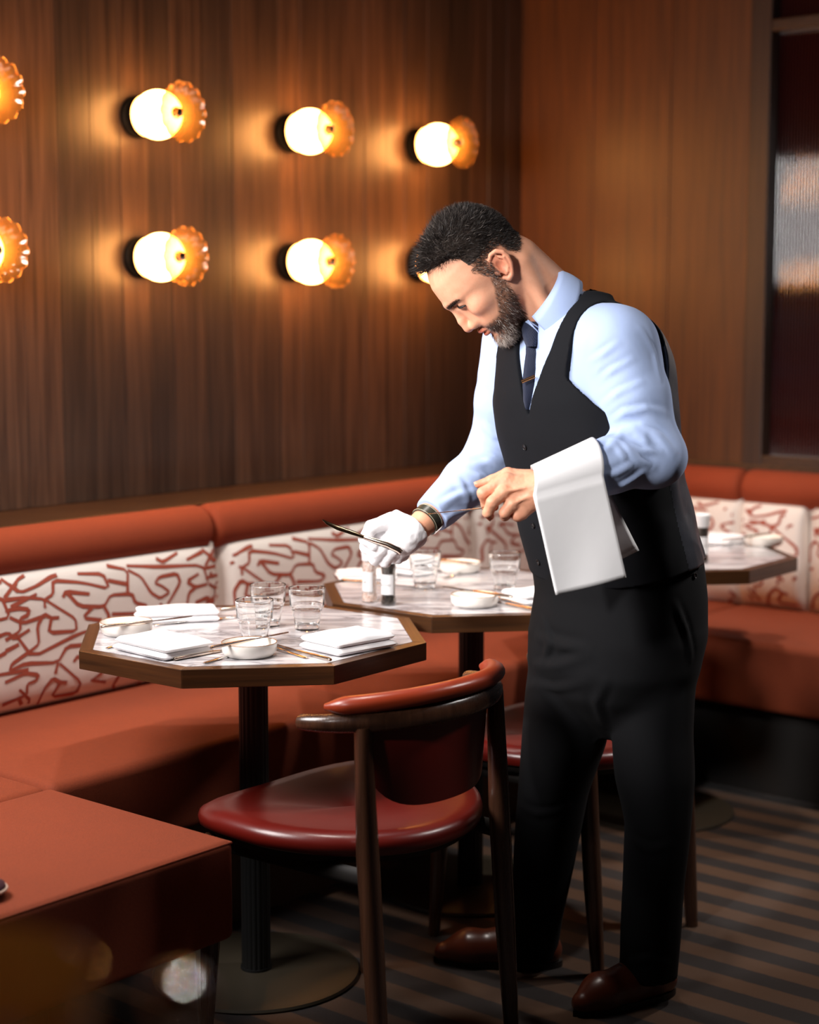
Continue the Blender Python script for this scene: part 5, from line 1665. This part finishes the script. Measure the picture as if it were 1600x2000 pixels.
btn = plain('black horn button', lin(26, 25, 26), 0.25)
def button(surf, x, y, r=0.0062, name='button', par=None):
    p = trace(surf, x, y); g = grad(surf, p[None])[0]
    m = MB(); m.lathe([(0.0003, 0.0012), (0.55*r, 0.0014), (0.8*r, 0.0024), (r, 0.0018), (r, 0.0), (0.0003, -0.001)], 20)
    R = Vector(g).to_track_quat('Z', 'Y').to_matrix()
    m.v = [tuple(R @ Vector(v)+Vector(p)) for v in m.v]
    o = m.build(name, btn, None, smooth=True, auto=40)
    o.parent = par; o.matrix_parent_inverse = Matrix.Identity(4)
    return o
for (x, y) in ((1025, 873), (1035, 950), (1042, 1026), (1052, 1098)): button(vest, x, y, par=waistcoat)
button(trousers, 1357, 1124, 0.006, 'pocket_button', tr)
# welt pocket and waistband line of the trousers
def line_on(surf, pts, r, name, mat, par):
    P = []
    for i in range(len(pts)-1):
        for k in range(6):
            t_ = k/6; x = pts[i][0]*(1-t_)+pts[i+1][0]*t_; y = pts[i][1]*(1-t_)+pts[i+1][1]*t_
            P.append(trace(surf, x, y))
    P.append(trace(surf, *pts[-1]))
    m = MB(); m.tube(P, r, 8); o = m.build(name, mat, None, smooth=True); o.parent = par; o.matrix_parent_inverse = Matrix.Identity(4); return o
line_on(trousers, [(1322, 1126), (1345, 1116), (1358, 1110)], 0.0022, 'pocket_welt', M['trouser'], tr)
line_on(trousers, [(1318, 1135), (1345, 1124), (1360, 1116)], 0.0022, 'pocket_welt', M['trouser'], tr)

# shoes
M['shoe'] = leather('brown polished shoe leather', lin(98, 44, 26))
M['sole'] = plain('dark shoe sole', lin(26, 18, 14), 0.6)
def shoe(ankle, direc, Lf, Lb, label=None):
    d = V3((direc[0], direc[1], 0)); d /= np.linalg.norm(d); s_ = np.cross(UP, d); A = V3((ankle[0], ankle[1], 0))
    def loc(P): q_ = P-A; return q_@d, q_@s_, P[:, 2]
    def upper(P):
        x, y, z = loc(P)
        q_ = np.stack([x, y, z], 1)
        e = chain(q_, [(-Lb+0.034, 0, 0.036), (0.05, 0, 0.040), (Lf*0.62, 0.0, 0.034), (Lf-0.028, 0.0, 0.024)], [0.035, 0.039, 0.040, 0.0235], 0.02)
        e = smin(e, rcone(q_, (-0.012, 0, 0.05), (-0.012, 0, 0.088), 0.036, 0.036), 0.025)
        e = smin(e, rcone(q_, (0.03, 0, 0.068), (0.085, 0, 0.058), 0.02, 0.016), 0.015)
        e = smax(e, z-0.094, 0.003)
        return smax(e, 0.012-z, 0.004)
    lo = np.minimum(A-d*0.1, A+d*0.26)-V3((0.08, 0.08, 0.0)); hi = np.maximum(A-d*0.1, A+d*0.26)+V3((0.08, 0.08, 0.115))
    o = skin_mesh('shoe', nets(upper, lo, hi, 0.0045, 1), M['shoe'], man)
    out = []
    for th in np.linspace(0, 2*PI, 40, endpoint=False):
        c, sn = math.cos(th), math.sin(th)
        xx = (Lf-0.003)*abs(c)**0.9 if c > 0 else -(Lb+0.002)*abs(c)**0.7
        wd = np.interp(xx, [-Lb, -Lb*0.4, 0.06, Lf*0.62, Lf*0.85, Lf], [0.030, 0.036, 0.038, 0.040, 0.030, 0.016])
        p = A+d*xx+s_*sn*wd
        out.append((p[0], p[1]))
    m = MB(); m.prism(out, 0.0, 0.014); so = m.build('sole', M['sole'], None); so.parent = o; so.matrix_parent_inverse = Matrix.Identity(4)
    for k in range(4):
        x = 0.036+0.015*k
        pts = [A+d*x+s_*yy+UP*(0.096-0.0065*k-abs(yy)*0.45+0.002) for yy in np.linspace(-0.02, 0.02, 7)]
        m = MB(); m.tube(pts, 0.002, 6); la = m.build('lace', M['black'], None, smooth=True); la.parent = o; la.matrix_parent_inverse = Matrix.Identity(4)
    return o
shoe((0.494, 3.395), (-0.86, -0.51), 0.19, 0.075)
shoe((0.265, 3.578), (-1.0, 0.06), 0.215, 0.07)
# ================================================================ NEAR THE CAMERA, OUT OF FOCUS
led = MB(); led.rbox((-0.35, 0.66, 0.455), (1.1, 0.42, 0.91), 0.006, 2)
led_o = tag(led.build('service_counter', M['trim_v'], None, smooth=True, auto=40), 'dark wood service counter just below the picture, carrying the blurred amber glasses', 'counter')
def goblet(label, xy, z0, hb, rb, rs):
    t = thing('amber_goblet', label, 'glass', (xy[0], xy[1], z0), 0, 'blurred amber glasses')
    m = MB(); m.lathe([(0.0003, 0.0), (0.034, 0.0), (0.034, 0.003), (0.008, 0.008), (0.005, 0.02), (0.005, hb-0.012), (0.010, hb-0.002)], 32)
    m.build('stem', M['amber2'], t, smooth=True, auto=50)
    prof = [(0.010, hb-0.002), (rb*0.7, hb+0.012), (rb*0.95, hb+0.035), (rb, hb+0.06), (rb*0.98, hb+rs)]
    m = MB(); m.lathe(prof+[(r-0.002, z+0.001) for r, z in prof[::-1]], 40, cap0=False, cap1=False)
    m.build('bowl', M['amber2'], t, smooth=True, auto=60)
    return t
M['amber2'] = thin_glass('amber table glass', (0.93, 0.80, 0.58, 1), 0.05, 0.05, 0.10, (1.0, 0.55, 0.14, 1))
goblet('blurred amber goblet at the lower left corner, close to the camera', (-0.215, 0.74), 0.9105, 0.118, 0.072, 0.098)
goblet('blurred low amber goblet at the bottom edge, right of the larger one', (-0.056, 0.70), 0.9105, 0.105, 0.026, 0.092)
# slim bottle, added so that its chrome ball stopper throws a blurred glint
t = thing('glint_bottle', 'clear bottle added on the counter, its chrome stopper making a blurred glint', 'bottle', (-0.106, 0.745, 0.9105), 0)
m = MB(); m.lathe([(0.0003, 0.0), (0.020, 0.0), (0.022, 0.004), (0.022, 0.10), (0.018, 0.125), (0.008, 0.15), (0.007, 0.188), (0.009, 0.19)], 28)
m.build('bottle_body', M['mill_glass'], t, smooth=True, auto=50)
m = MB(); m.lathe([(0.0003+0.0145*math.sin(a_), 0.2035-0.0145*math.cos(a_)) for a_ in np.linspace(0, PI, 15)], 24)
m.build('stopper', M['chrome'], t, smooth=True)
# soft pouch lying on the ottoman, only its rounded edge in view
p = on_z(-34, 1752, SZ+0.006)
t = thing('pouch', 'plum pouch with pale piped edge on the ottoman, at the left picture edge', 'pouch', (p[0], p[1], 0.4775), 0.3)
m = MB(); m.lathe([(0.0003, 0.0), (0.025, 0.0), (0.036, 0.006), (0.0385, 0.014), (0.036, 0.022), (0.02, 0.030), (0.0003, 0.032)], 32)
m.build('cover', plain('plum cloth', lin(70, 32, 44), 0.8), t, smooth=True)
m = MB(); m.tube([(0.0388*math.cos(2*PI*i/40), 0.0388*math.sin(2*PI*i/40), 0.014) for i in range(41)], 0.0026, 8, cap=False)
m.build('piping', plain('pale piping', lin(206, 178, 160), 0.7), t, smooth=True)
